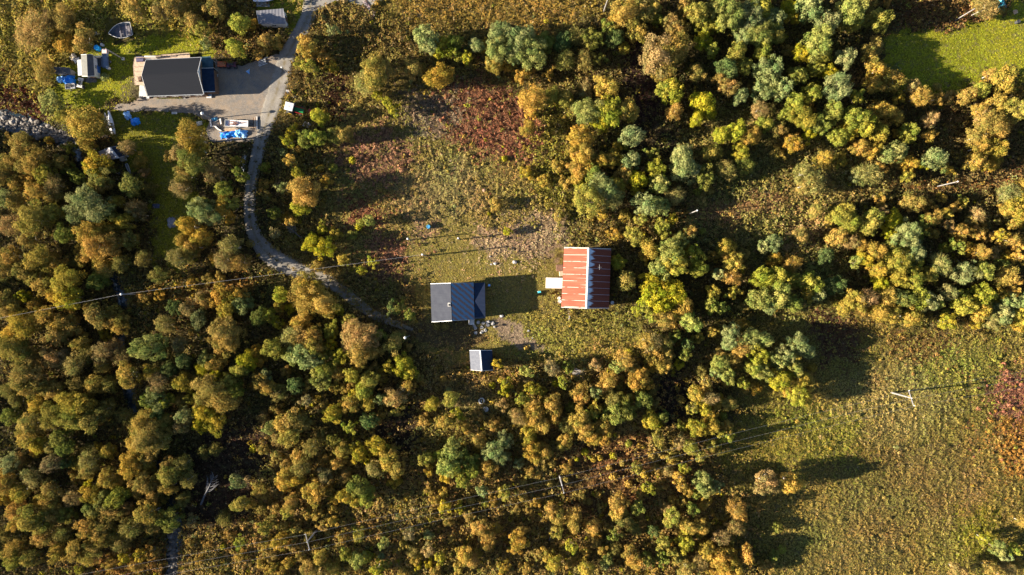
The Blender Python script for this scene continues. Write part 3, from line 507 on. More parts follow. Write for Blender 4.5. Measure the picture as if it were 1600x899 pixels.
(800, 450): "90,520,42,WY 250,500,48,RW 320,590,36,L 270,600,22,Y 430,660,60,O 440,700,40,O 125,620,45,LY 60,690,42,L 130,730,46,OT 140,800,70,GT 180,840,60,TG 40,810,52,TR 250,730,66,TG 270,790,55,TG 420,810,66,TG 470,880,60,TO 570,870,60,TG 520,650,40,WD 700,450,58,OT 660,490,45,WL 750,510,48,TW 600,580,55,OT 580,640,55,TO 630,700,50,TD 800,560,58,GO 760,590,52,GO 840,600,45,GT 635,540,28,O 750,680,20,O 700,700,48,LT 660,780,70,LD 720,770,55,LD 890,730,38,T 880,645,28,TG 820,700,55,DL 870,820,55,YO 900,840,35,Y 940,800,40,DL 830,330,50,OT 880,340,55,RT 880,410,65,TG 950,350,55,T 960,430,50,T 865,490,46,GO 950,480,55,TG 1040,480,34,Y 950,180,66,OT 1010,160,50,G 1000,40,80,Y 880,50,75,Y 930,110,60,Y 1110,210,58,LW 1010,230,30,O 1060,120,66,GT 840,110,45,L 780,150,35,LY 870,180,40,L 1450,120,40,T 1540,70,75,LW 1360,280,55,W 1350,340,50,W 1490,320,70,WL 1560,320,60,WL 1420,370,55,OT 1400,420,40,O 1290,470,60,LW 1330,530,55,LW 1280,530,40,W 1530,420,65,LY 1500,500,50,L 1550,520,55,LW 1340,600,30,O 1440,590,38,L 1520,630,34,G 1460,640,25,O 1210,600,46,OT 1150,660,52,GT 1220,690,55,RT 1200,740,50,YG 1280,710,45,G 1350,720,48,T 1120,750,40,LT 1240,790,46,G 1320,800,30,L 1150,870,55,YT 1050,860,34,L 1250,860,50,GL 1340,860,45,TG 1480,600,35,T 100,580,35,RT 180,640,35,L 60,620,35,T 200,700,40,TG 370,750,35,LD 520,750,45,LG 500,790,40,L 340,850,50,TD 640,620,45,TD 1180,640,35,G 1060,700,30,TD 1300,400,40,T 1180,520,35,TD 1090,350,40,D 1250,280,40,TG 1430,220,40,GT 1300,120,45,LD 1240,110,45,LD 1380,30,45,LG 1250,30,45,LG 1010,300,40,LD 1080,410,40,LD 1160,310,40,GD 350,500,40,LD 520,480,40,RT 620,440,30,G 730,400,28,Y",
(1200, 450): "60,50,75,LW 150,90,65,LD 20,110,50,W 260,30,56,GL 310,40,46,W 50,125,26,O 480,120,52,GT 540,80,60,GT 620,60,60,RT 570,120,50,TO 400,100,28,TO 740,50,60,OT 700,150,62,GT 770,160,58,GT 880,180,60,GT 920,140,45,GO 640,130,38,G 860,70,65,DL 940,60,70,L 1000,80,55,W 1130,30,55,WT 1150,55,28,GO 1110,210,48,YG 1110,150,30,L 1220,110,65,LG 1180,50,45,L 1330,50,70,LY 1340,120,60,G 1300,160,50,GO 1400,200,55,WT 1450,160,60,W 1500,110,60,W 1290,225,40,GY 1530,20,40,O 1560,240,45,G 1590,90,55,W 1560,170,50,LG 180,350,65,W 230,390,55,W 100,410,60,W 60,450,55,WL 160,500,55,LW 170,430,45,LG 70,570,65,YL 110,540,45,YG 40,600,45,Y 210,570,52,GL 250,600,46,OT 180,670,60,LY 220,700,50,LG 120,660,36,GO 140,360,40,OT 280,500,30,G 1450,40,40,LG 1420,90,45,GY 820,60,45,D 1060,100,40,LD",
(0, 674): "180,40,72,TG 240,80,62,GY 230,120,45,G 400,60,72,LD 330,200,60,RD 60,200,52,W 50,290,58,OG 30,340,50,O 40,420,46,G 210,290,58,WT 130,370,58,GL 330,360,60,T 320,430,55,TG 240,430,40,TG 110,500,58,O 110,570,50,OG 190,540,75,LT 270,560,65,TL 340,520,60,T 420,520,50,LT 290,650,62,TO 250,670,50,T 90,740,60,OT 150,710,45,T 90,800,55,LT 190,790,58,TL 570,190,68,TW 560,250,50,T 680,120,50,GL 620,90,35,G 850,90,80,TG 930,120,70,T 930,30,85,T 1020,60,60,T 820,210,72,G 900,220,65,TG 680,290,62,GT 760,300,50,GT 580,390,58,G 560,340,40,Y 660,420,60,LW 740,410,70,L 900,330,70,T 940,370,66,TO 870,360,55,TO 1060,270,72,TL 1080,210,50,T 1060,350,50,TG 470,410,58,RT 440,450,22,RO 800,470,40,RO 680,500,58,T 740,490,50,T 580,490,48,WL 930,520,72,TG 960,580,55,T 1050,550,65,LD 1020,570,20,GO 560,600,66,TG 640,600,70,T 620,670,60,TG 700,650,62,TL 370,750,62,GT 470,740,62,TG 540,790,50,TG 580,730,50,T 820,600,66,TD 760,700,55,TD 500,870,32,LY 1480,310,45,W 1545,300,26,RO 1500,450,52,TL 1400,540,48,TD 1280,130,38,TD 1350,110,40,TD 1580,460,40,TG 1390,720,24,Y 1500,690,38,L 1580,110,30,Y 1590,350,20,O 480,200,45,GD 480,290,45,TO 420,180,45,D 130,180,45,TR 330,90,50,TD 1150,200,50,TD 1180,300,50,TD 1150,420,45,TD 880,770,45,YO 780,790,40,YG 690,830,40,TO 950,750,38,O 850,840,40,OT 1190,700,35,TO 1300,700,35,TO 1430,650,35,TO 1250,800,38,TG 1500,780,35,TG 1200,560,40,RD 400,640,50,TD 30,640,45,TD 550,120,40,TD 1000,430,40,TG",
(400, 674): "60,700,45,TG 150,690,50,G 240,720,42,T 330,650,45,TG 400,790,50,GT 480,840,48,TG 330,860,52,T 420,600,40,TO 540,660,42,TG 250,620,45,TG 60,600,45,LT 480,560,42,GT 560,770,40,L 380,520,45,TG 100,770,45,T 200,650,40,G 150,880,45,TG 40,820,42,TG 920,700,40,TG 1000,800,40,TG 920,880,42,T 1120,880,45,TG 45,115,40,T 30,370,48,TO 30,480,40,T 130,150,40,T 190,200,38,T 210,30,58,LT 130,50,40,TR 190,290,60,GO 250,300,50,GY 170,340,45,GO 360,380,68,OG 260,160,48,TO 430,170,40,TO 480,60,45,LT 530,120,50,TG 515,200,40,OT 560,400,50,OY 640,350,60,LD 690,380,50,LD 760,90,62,YG 650,140,58,YG 700,190,35,Y 670,175,30,O 590,200,22,O 820,190,64,GT 870,230,55,TL 850,140,50,TG 740,240,52,TW 870,315,46,GY 650,310,30,TO 560,270,48,T 690,430,45,L 1060,170,46,LT 1080,250,38,G 1230,120,75,LW 1190,210,72,LW 1250,220,60,L 1160,150,45,L 1330,180,60,LD 1350,240,50,L 1390,60,46,OT 1490,120,66,W 1550,50,50,W 1540,160,50,WD 1450,210,55,TG 1290,310,46,L 1180,290,40,GY 1410,370,38,W 1380,110,30,G 80,665,30,W 640,650,42,LT 620,620,30,L 800,700,36,WL 780,780,30,W 640,800,48,LW 700,780,35,L 585,855,30,OT 760,860,42,YL 810,830,35,LT 870,750,30,GL 890,820,26,Y 1010,830,32,Y 1080,820,32,Y 1080,640,32,W 1080,740,45,RT 1390,600,48,OT 1440,640,40,OT 1450,700,45,OT 1300,760,55,OG 1350,800,55,TO 1380,760,45,TG 1150,780,42,YT 1270,850,45,TG 1550,850,42,G 230,440,50,TG 120,480,40,TO 200,500,40,LT 330,510,40,TG 100,560,40,T 170,600,40,TG 480,480,35,TG 440,530,30,T 540,570,30,TO 620,440,35,LG 260,580,35,TO 120,760,38,TO 200,820,45,GT 280,780,35,T 370,720,30,TO 100,850,45,GT 450,640,30,TG 520,720,30,TO 1120,430,40,TG 1180,470,45,YG 1270,480,35,YL 1340,430,30,T 1480,440,35,TG 1330,530,40,T 1200,560,35,TO 1230,680,30,TO 990,490,30,RO 940,420,25,G 1080,370,35,TO 1170,380,35,GT 1550,380,45,LT 1500,600,40,GT 960,640,40,RD 980,740,40,TD 1430,450,30,LY 420,280,50,RD 460,370,40,TG 500,420,40,G 280,230,60,TD 350,100,50,TD 410,30,40,TD",
(800, 674): "110,20,58,GL 120,110,60,G 150,140,55,GT 210,120,50,TG 40,195,34,W 330,60,50,TG 310,90,38,G 480,20,60,GO 560,30,55,OG 455,130,26,Y 405,178,16,Y 510,175,20,G 550,168,20,G 635,155,24,Y 795,90,18,O 730,80,24,LY 910,40,44,LT 780,230,38,LT 635,285,30,OT 665,445,60,O 660,510,52,O 690,480,45,OG 780,470,46,LD 800,525,20,O 1110,90,50,LT 1050,60,42,RT 1330,30,46,L 1170,150,38,LT 1240,80,38,LT 1190,310,60,WL 1210,360,48,WL 1270,340,40,W 1040,290,46,OG 1060,340,40,O 1070,230,36,LY 850,350,42,LY 730,330,28,O 800,390,38,T 930,340,38,T 1390,480,56,OT 1430,520,40,O 1390,590,52,TR 1430,610,42,T 1200,450,42,GO 1000,530,55,LT 1040,570,45,T 1110,590,55,TG 1180,600,52,TG 1080,690,52,LY 940,690,46,LT 980,700,38,G 950,635,20,O 1170,650,30,Y 1310,660,50,RT 1350,690,45,TL 1220,740,55,GT 1290,780,60,GO 1350,770,50,GO 1460,760,52,O 1480,800,40,O 1400,860,60,GL 1330,860,50,G 1090,860,55,T 1180,820,50,TR 740,760,48,OT 770,810,50,OG 740,810,38,G 850,800,46,LD 900,870,28,O 590,800,38,WL 580,850,30,W 460,850,52,GL 260,820,52,GL 220,770,45,TG 160,760,38,T 40,680,55,GO 50,620,48,TO 20,740,40,OG 280,620,45,LT 370,710,42,LY 285,530,52,TL 250,490,45,OT 385,520,52,OT 380,570,48,OT 500,590,52,OT 510,640,38,GO 385,640,28,G 460,745,34,O 150,440,38,GT 70,420,34,T 435,410,36,T 400,400,30,TO 1570,830,40,TO 1250,520,18,O 110,250,35,TG 160,270,30,OT 200,230,30,T 250,210,30,T 340,230,35,TG 70,320,30,T 30,490,32,T 100,490,32,T 340,310,26,T 520,690,40,T 560,480,30,T 600,610,30,TG 700,560,50,TD 760,600,45,TD 640,640,40,LD 880,620,40,D 1120,480,40,LD 1000,430,35,TG 1060,440,35,TO 960,470,40,TR 830,270,30,G 900,230,35,T 970,240,40,TR 990,170,40,TG 880,160,30,TO 1100,230,30,TO 1500,300,28,TD 940,790,45,LD 1000,760,45,LT 1060,790,40,TD 370,820,35,TO 90,850,40,TO 330,750,30,TG 1250,860,45,GO 640,730,40,TD 560,740,40,TG 240,330,30,TR 540,400,26,OT 480,440,26,T 160,180,28,OT 610,230,22,O 690,200,22,TO 1150,390,35,LD 1100,380,35,TG",
(1200, 674): "-25,320,66,RT 40,330,44,RT 145,325,66,OG 10,260,30,RT 1350,670,38,YL 1430,730,48,WL 1480,770,42,W 1530,740,42,L 1190,870,58,TR 1400,860,55,TO 1490,860,50,TR 1560,830,45,TO 1595,570,42,OT 15,850,42,T 60,600,35,LD 90,740,30,LD 40,780,35,LD",
}
NAMEC = dict(G='golden', O='orange', R='rust brown', T='tan', Y='yellow-green', L='leaf green', W='grey-green', D='dark green')
raw = []
for (ox, oy), s in TREES.items():
    for t in s.split():
        a = t.split(','); raw.append([ox + float(a[0]) / 3.995, oy + float(a[1]) / 3.995, float(a[2]) / 3.995, a[3]])
raw.sort(key=lambda r: -r[2]); keep = []
for r in raw:
    if all(math.hypot(r[0] - q[0], r[1] - q[1]) > .27 * (q[2] + r[2]) for q in keep): keep.append(r)
NOTREE = [(472, 176, 17), (752, 626, 6), (759, 639, 6), (335, 195, 6)]
keep = [r for r in keep if all(math.hypot(r[0] - a, r[1] - b) > r[2] * .7 + c for a, b, c in NOTREE)]
BAND = [(1080, 336), (1200, 312), (1320, 300), (1400, 296), (1460, 292), (1600, 272)]
keep = [r for r in keep if r[0] < 1075 or seg_dist(np.array([r[0]]), np.array([r[1]]), BAND)[0][0] > r[2] * .75 + 5]
def style(r): return 'W' if r[3][0] in 'WLD' else 'B'
KIND = dict(T='birch_tree', G='birch_tree', O='rowan_tree', R='rowan_tree', Y='aspen_tree', W='willow_tree', L='alder_tree', D='alder_tree')  # birches and willows sorted into kinds by crown colour, species only guessed
def kind_of(r, lim): return 'shrub' if r[2] < lim[KIND[r[3][0]]] else KIND[r[3][0]]
lim = {k: 8.9 for k in KIND.values()}
for kd in lim:
    c = sorted([r[2] for r in keep if KIND[r[3][0]] == kd], reverse=True)
    if len(c) > 296: lim[kd] = max(lim[kd], c[296])
shr = [r for r in keep if kind_of(r, lim) == 'shrub']
shr.sort(key=lambda r: -r[2]); shrub_ids = set(id(r) for r in shr[:296]); extra = shr[296:]
print('TREES', len(keep), 'shrubs', len(shr), 'extra', len(extra), lim)

LM = [  # landmarks one can find in the photo
 ('the red-roofed barn', 915, 435), ('the striped blue cabin', 715, 475), ('the small grey shed', 751, 562), ('the dark-roofed house', 270, 120), ('the grey road shed', 424, 26),
 ('the caravan and tarp clutter', 125, 110), ('the boat hull frame', 190, 52), ('the rocky stream bed', 55, 198), ('the white tarped boat', 174, 195), ('the blue road tarp', 365, 210),
 ('the green tractor', 462, 174), ('the hidden grey hut', 170, 240), ('the narrow road bend', 410, 385), ('the road dip', 395, 290), ('the fallen grey tree', 330, 755), ('the open stream gap', 270, 850),
 ('the left crossarm pole', 479, 847), ('the middle crossarm pole', 878, 758), ('the meadow crossarm pole', 1425, 623), ('the concrete well ring', 752, 626), ('the brush pile', 905, 585),
 ('the slope path pole', 1086, 335), ('the right path pole', 1485, 286), ('the green corner lawn', 1470, 90), ('the teal tarp', 1560, 8), ('the top left corner', 15, 15), ('the left edge midpoint', 5, 450),
 ('the lower left corner', 10, 890), ('the lone meadow pair', 1210, 752), ('the lower right corner', 1590, 890), ('the right edge midpoint', 1595, 450), ('the top forest edge', 1200, 5),
 ('the left cable pole', 190, 460), ('the bottom edge centre', 800, 895), ('the bottom birch edge', 1080, 895), ('the fallen log pile', 577, 16), ('the red fireweed field', 770, 180),
 ('the dark gully', 1000, 130), ('the round grey willow', 234, 545), ('the big grey willow', 135, 325), ('the round rust birch', 565, 532), ('the fireweed field birch', 685, 118),
 ('the meadow shadow', 1330, 560), ('the gravel lay-by', 590, 3), ('the bare brown slope', 1270, 330), ('the dark forest hollow', 350, 690), ('the white-capped post', 633, 528), ('the dense leafy wood', 1200, 130),
 ('the left birch wood', 60, 620), ('the meadow willow row', 1440, 400), ('the dark clearing', 1060, 600), ('the golden bramble slope', 600, 790)]
DIRS = ['right of', 'above and right of', 'above', 'above and left of', 'left of', 'below and left of', 'below', 'below and right of']
ORD = ['', 'second ', 'third ', 'fourth ', 'fifth ', 'sixth ', 'seventh ', 'eighth ', 'ninth ', 'tenth ', 'eleventh ', 'twelfth ']
def words(c):
    a = NAMEC[c[0]]
    return a if len(c) == 1 else f'{a} and {NAMEC[c[1]]}'
def sizew(r, kind):
    if kind == 'shrub': return 'tiny' if r < 6 else 'small' if r < 8 else 'wide'
    return 'small' if r < 12 else 'medium' if r < 17 else 'large' if r < 21 else 'very large'
used_lab = {}
def lab(r, kind, noun):
    best = sorted(LM, key=lambda l: math.hypot(r[0] - l[1], r[1] - l[2]))
    base = f"{sizew(r[2], kind)} {words(r[3])} {noun}"
    for l in best[:3]:
        dx, dy = r[0] - l[1], -(r[1] - l[2]); dd = int(round(math.atan2(dy, dx) / (math.pi / 4))) % 8
        s = f"{base} {DIRS[dd]} {l[0]}"
        if math.hypot(dx, dy) < 9: s = f"{base} right beside {l[0]}"
        if s not in used_lab: used_lab[s] = 1; return s
    l = best[0]; dx, dy = r[0] - l[1], -(r[1] - l[2]); dd = int(round(math.atan2(dy, dx) / (math.pi / 4))) % 8
    s = f"{base} {DIRS[dd]} {l[0]}"; used_lab[s] += 1
    return f"{ORD[min(used_lab[s] - 1, 11)]}nearest {s}"
keep_near = sorted(keep, key=lambda r: min(math.hypot(r[0] - l[1], r[1] - l[2]) for l in LM))
ex = []
for r in keep_near:
    kind = kind_of(r, lim); st = style(r); rg = random.Random(int(r[0] * 7 + r[1] * 131))
    if kind == 'shrub' and id(r) not in shrub_ids: ex.append(r); continue
    rm = r[2] * .125; hm = (2.0 + 1.75 * rm) * rg.uniform(.88, 1.12) if kind != 'shrub' else 1.75 * rm + .35
    if st == 'W': hm *= 1.06
    if kind != 'shrub':
        if r[0] < 120 and r[1] < 190: hm *= .6
        elif 235 < r[0] < 400 and 190 < r[1] < 430: hm *= 1.4
        elif 1170 < r[0] < 1260 and 730 < r[1] < 780: hm *= 1.25
        elif r[0] > 1280 and r[1] < 200 and st == 'W': hm *= 1.15
    zc = hm * .6 if kind != 'shrub' else hm * .52; rz = hm * .42 if kind != 'shrub' else hm * .52
    k = (H - zc) / H; p = P(r[0], r[1], zc); rm *= k
    z0 = float(hgt(np.array([p.x]), np.array([p.y]))[0]); noun = kind.replace('_tree', '')
    t = thing(kind, lab(r, kind, noun), kind.replace('_', ' '), (p.x, p.y, z0), rg.uniform(0, 6.28),
              ('shrubs among the trees and scrub' if kind == 'shrub' else noun + 's of the autumn wood'))
    cls = 'big' if rm > 2.3 else 'med' if rm > 1.45 else 'small' if rm > .85 else 'tiny'
    me = rg.choice(VAR['S' if r[3] in ('RT', 'TR', 'TW', 'RW', 'WT', 'OT', 'TD') and rg.random() < .8 else st][cls])
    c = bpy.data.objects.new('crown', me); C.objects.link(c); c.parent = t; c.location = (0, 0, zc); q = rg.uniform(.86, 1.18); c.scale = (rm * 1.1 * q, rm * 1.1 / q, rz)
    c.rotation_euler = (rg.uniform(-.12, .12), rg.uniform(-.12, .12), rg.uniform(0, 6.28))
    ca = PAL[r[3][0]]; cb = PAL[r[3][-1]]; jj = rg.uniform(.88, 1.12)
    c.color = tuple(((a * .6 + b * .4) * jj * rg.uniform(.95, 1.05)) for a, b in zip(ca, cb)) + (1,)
    if r[0] < 430 and r[1] > 200: jj = .84; c.color = tuple(v * jj for v in c.color[:3]) + (1,)  # left crowns dimmed in colour, standing in for shade and vignetting
    if kind == 'shrub':
        tk = bpy.data.objects.new('stem', rg.choice(TRK[st])); tk.scale = (hm * .6, hm * .6, hm * .8)
    else:
        tk = bpy.data.objects.new('trunk', rg.choice(TRK[st])); tk.scale = (hm * .72, hm * .72, hm * .88)
    C.objects.link(tk); tk.parent = t
# the smallest remaining shrubs as one mass
if ex:
    V = []; CC = []
    for r in ex:
        rm = r[2] * .125; zc = .9 * rm + .2; p = P(r[0], r[1], zc); n = 220; u = rvec(n); u[:, 2] = np.abs(u[:, 2]) - .2
        c = np.array([p.x, p.y, zc * .7]) + u * rm * rs.uniform(.6, 1.05, (n, 1)) * np.array([1, 1, .9]); nv = u + .6 * rvec(n); nv /= np.linalg.norm(nv, axis=1, keepdims=True)
        V.append(cards(c, nv, rs.uniform(.2, .36, n))); CC.append(np.array(PAL[r[3][0]])[None] * rs.uniform(.7, 1.25, (n, 1)))
    tag(link('low_shrubs', quads_mesh('low_shrubs', np.concatenate(V), np.concatenate(CC)), None, M_COVER), 'smallest rust and green shrubs filling the gaps of the wood', 'bushes', None, 'stuff')

# wood beyond the edges of the picture, one mass
V = []; CC = []; rs = np.random.RandomState(77); rg = random.Random(77)
for q in range(2400):
    x = rg.uniform(-190, 190); y = rg.uniform(-130, 130); px = x / .125 + 800; py = 449.5 - y / .125
    m = 22
    if -m < px < 1600 + m and -m < py < 899 + m: continue
    if px > 1600 and py > 500 or (px > 1600 and py < 130) or (px > 1180 and py > 890): continue
    if 470 < px < 620 and py < 0: continue
    if px < 0 and py < 190 and rg.random() < .7: continue
    if 580 < px < 950 and py < 0 and rg.random() < .8: continue
    rm = rg.uniform(1.5, 2.9); hm = 2 + 1.75 * rm; n = int(150 * rm) if abs(x) < 130 and abs(y) < 85 else 150
    u = rvec(n); bump = 1 + .25 * np.sin(u[:, :1] * 5 + q) * np.cos(u[:, 1:2] * 6 + q * 2); sc_ = np.array([rm, rm, hm * .42])
    c = np.array([x, y, hm * .6]) + u * sc_ * rs.uniform(.7, 1.05, (n, 1)) * bump; nv = u + .6 * rvec(n); nv /= np.linalg.norm(nv, axis=1, keepdims=True)
    V.append(cards(c, nv, rs.uniform(.35, .6, n))); CC.append(np.array(PAL[rg.choice('GTTRLOWT')])[None] * rs.uniform(.7, 1.25, (n, 1)))
tag(link('surrounding_wood', quads_mesh('surrounding_wood', np.concatenate(V), np.concatenate(CC)), None, M_COVER), 'autumn birch and willow wood running on past the picture edges', 'wood', None, 'stuff')
#OBJECTS
# ------------------------------------------------------------------ roof materials
def roof_mat(name, kind):
    m, n, b, L = newmat(name); uv = n.nodes.new('ShaderNodeAttribute'); uv.attribute_name = 'uvw'
    sp = n.nodes.new('ShaderNodeSeparateXYZ'); L.new(uv.outputs['Vector'], sp.inputs[0]); u, v = sp.outputs[0], sp.outputs[1]   # u: metres along ridge, v: metres down from ridge
    def n1(scale_u, scale_v, sc, det=2, off=0.0):
        cx = n.nodes.new('ShaderNodeCombineXYZ'); L.new(math_(n, L, 'MULTIPLY', u, scale_u), cx.inputs[0]); L.new(math_(n, L, 'MULTIPLY', v, scale_v), cx.inputs[1]); cx.inputs[2].default_value = off
        return noise(n, L, sc, det, cx.outputs[0])
    if kind in ('rust_sun', 'rust_lee_shade'):
        base = mixc(n, L, ramp(n, L, n1(1, .15, 1.3, 4), .35, .65), (.18, .046, .028), (.225, .068, .042))
        if kind == 'rust_sun':
            t = math_(n, L, 'SUBTRACT', n1(1, .02, 3.3, 3), math_(n, L, 'MULTIPLY', v, .045)); f = ramp(n, L, t, .57, .64)
            w1 = math_(n, L, 'FRACT', math_(n, L, 'MULTIPLY', u, .82)); seam = ramp(n, L, w1, .09, .05)
            seam = math_(n, L, 'MULTIPLY', seam, ramp(n, L, n1(.8, .25, 1.7, 2, 4.), .42, .5)); f = math_(n, L, 'MAXIMUM', f, seam)
            col = mixc(n, L, f, base, (.36, .31, .27))
        else:
            w1 = math_(n, L, 'ABSOLUTE', math_(n, L, 'SINE', math_(n, L, 'MULTIPLY', u, 2.6)))
            ln = math_(n, L, 'ADD', math_(n, L, 'MULTIPLY', w1, .9), math_(n, L, 'MULTIPLY', n1(1, .02, 3, 4), 2.6))
            f = ramp(n, L, math_(n, L, 'SUBTRACT', ln, v), .75, 1.25)
            seam = math_(n, L, 'MULTIPLY', ramp(n, L, math_(n, L, 'FRACT', math_(n, L, 'MULTIPLY', u, .82)), .07, .03), .5)
            col = mixc(n, L, math_(n, L, 'MAXIMUM', f, seam), mixc(n, L, .7, base, (.07, .022, .016)), (.36, .42, .50))  # slope away from the sun: same rust, shade mixed into its colour
        per, rough = 2.6, .55
    elif kind == 'grey_tin':
        col = mixc(n, L, ramp(n, L, n1(1, 1, .7, 5), .35, .7), (.030, .033, .045), (.042, .046, .058)); per, rough = 3.3, .5
    elif kind == 'navy': col = mixc(n, L, ramp(n, L, n1(1, 1, 1.5, 5), .35, .7), (.012, .022, .045), (.018, .032, .055)); per, rough = 3.3, .45
    elif kind == 'striped':
        dg = math_(n, L, 'FRACT', math_(n, L, 'MULTIPLY', math_(n, L, 'ADD', math_(n, L, 'MULTIPLY', v, -.82), math_(n, L, 'ADD', u, math_(n, L, 'MULTIPLY', n1(1, 1, .8, 2), .5))), 1 / 1.12))
        f = math_(n, L, 'MULTIPLY', ramp(n, L, dg, .42, .5), ramp(n, L, dg, 1.0, .93)); f = math_(n, L, 'MULTIPLY', f, ramp(n, L, n1(1, 1, 2.5, 4), .25, .5))
        col = mixc(n, L, f, mixc(n, L, n1(1, 1, 1, 3), (.075, .16, .25), (.10, .20, .28)), (.17, .11, .095)); per, rough = 3.3, .6  # diagonal brown bands across the blue sheet
    elif kind == 'shingle': col = mixc(n, L, ramp(n, L, n1(1, 1, 9, 4), .35, .68), (.011, .0125, .017), (.021, .0225, .027)); per, rough = 0, .9
    elif kind == 'grey_sheet': col = mixc(n, L, ramp(n, L, n1(1, .2, 2, 4), .35, .7), (.125, .125, .14), (.165, .165, .185)); per, rough = 1.6, .6
    elif kind == 'pale_sheet': col = mixc(n, L, ramp(n, L, n1(1, 1, 2, 4), .35, .7), (.085, .092, .115), (.12, .128, .15)); per, rough = 2., .6
    L.new(col, b.inputs['Base Color']); b.inputs['Roughness'].default_value = max(rough, .75); b.inputs['Specular IOR Level'].default_value = .06
    bp = n.nodes.new('ShaderNodeBump'); bp.inputs['Strength'].default_value = .35; bp.inputs['Distance'].default_value = .03
    if per: hgt_ = math_(n, L, 'SINE', math_(n, L, 'MULTIPLY', u, per * 2 * math.pi))
    else: hgt_ = n1(1, 1, 12, 3)
    L.new(hgt_, bp.inputs['Height']); L.new(bp.outputs[0], b.inputs['Normal']); return m
RM = {k: roof_mat('roof_' + k, k) for k in ('rust_sun', 'rust_lee_shade', 'grey_tin', 'navy', 'striped', 'shingle', 'grey_sheet', 'pale_sheet')}
WHITE = mat('white_paint', (.58, .57, .55), (.48, .46, .43), .6, 2); PALEWOOD = mat('pale_deck_wood', (.42, .32, .23), (.33, .24, .17), .75, 3, bump=.3); DARKWOOD = mat('brown_wood', (.16, .09, .055), (.09, .055, .035), .8, 3, bump=.3)
REDWALL = mat('red_barn_boards', (.26, .055, .03), (.18, .04, .025), .8, 2, bump=.3); GREYWOOD = mat('weathered_wood', (.34, .31, .28), (.20, .18, .16), .85, 4, bump=.4)
STONE = mat('grey_stone', (.30, .29, .28), (.18, .175, .17), .9, 1.6, bump=.6); CONC = mat('concrete', (.50, .48, .44), (.38, .36, .33), .85, 1.5, bump=.3)
DARKM = mat('dark_metal', (.03, .032, .036), (.05, .05, .055), .5, 3); GLASS = mat('window_glass', (.03, .04, .05), (.04, .05, .06), .08, 1, spec=.6)
GALV = mat('galvanised_metal', (.45, .46, .47), (.34, .35, .36), .4, 3, .4); RUBBER = mat('tyre_rubber', (.025, .025, .025), (.04, .04, .04), .85, 5)
BLUET = mat('blue_tarp', (.012, .17, .62), (.02, .26, .74), .45, 1.2, bump=.8); LBLUET = mat('pale_blue_tarp', (.30, .52, .78), (.10, .30, .65), .45, 1.4, bump=.8); TEAL = mat('teal_tarp', (.04, .36, .46), (.10, .48, .55), .45, 1.2, bump=.8)
WTARP = mat('white_tarp', (.66, .66, .68), (.48, .48, .53), .5, 1.6, bump=.8); ORANGE = mat('orange_red_paint', (.62, .13, .05), (.42, .09, .04), .6, 2); GREEN = mat('tractor_green', (.015, .16, .05), (.01, .10, .03), .4, 2)
YELLOW = mat('yellow_paint', (.68, .46, .03), (.55, .36, .02), .5, 2); REDP = mat('red_paint', (.40, .03, .03), (.28, .03, .03), .5, 2); BLUEP = mat('blue_paint', (.02, .10, .35), (.03, .14, .40), .5, 2); GREYT = mat('grey_tarp', (.22, .22, .25), (.14, .14, .17), .6, 1.2, bump=.7)

def off(pts, o): return [Vector(p) - Vector(o) for p in pts]
def roof_plane(name, ridge, eave, th, m, parent, cols=1):
    """ridge=(r0,r1), eave=(e0,e1) local points; slab with metre coordinates for the material"""
    r0, r1, e0, e1 = map(Vector, (*ridge, *eave)); L_ = (r1 - r0).length; D_ = (e0 - r0).length
    dn = Vector((0, 0, th)); vs = [r0, r1, e1, e0, r0 - dn, r1 - dn, e1 - dn, e0 - dn]
    fs = [(0, 1, 2, 3), (7, 6, 5, 4), (0, 4, 5, 1), (1, 5, 6, 2), (2, 6, 7, 3), (3, 7, 4, 0)]
    uv = [(0, 0, 0), (L_, 0, 0), ((e1 - r0).dot((r1 - r0).normalized()), D_, 0), ((e0 - r0).dot((r1 - r0).normalized()), D_, 0)]; uv += uv
    me = bpy.data.meshes.new(name); me.from_pydata([tuple(v) for v in vs], [], fs); me.update()
    a = me.attributes.new('uvw', 'FLOAT_VECTOR', 'POINT'); a.data.foreach_set('vector', [c for q in uv for c in q])
    import bmesh
    bm = bmesh.new(); bm.from_mesh(me); bmesh.ops.recalc_face_normals(bm, faces=bm.faces); bm.to_mesh(me); bm.free()
    return link(name, me, parent, m)

def window(parent, c, dirv, w_, h_, m=WHITE, name='window'):
    """window centred at c in the wall running along dirv"""
    a = math.atan2(dirv[1], dirv[0]); f = MB(); cx, cy, cz = c
    for dx, sx, z, sz in ((0, w_ + .16, cz - h_ / 2 - .08, .08), (0, w_ + .16, cz + h_ / 2, .08)):
        f.box(cx, cy, z, sx, .10, sz, a)
    for s in (-1, 0, 1): f.box(cx + math.cos(a) * s * (w_ / 2 + .04 * abs(s)), cy + math.sin(a) * s * (w_ / 2 + .04 * abs(s)), cz - h_ / 2, .08 if s else .05, .09, h_, a)
    o = f.build(name, m, parent); MB().box(cx, cy, cz - h_ / 2, w_, .05, h_, a).build('pane', GLASS, o)
    return o

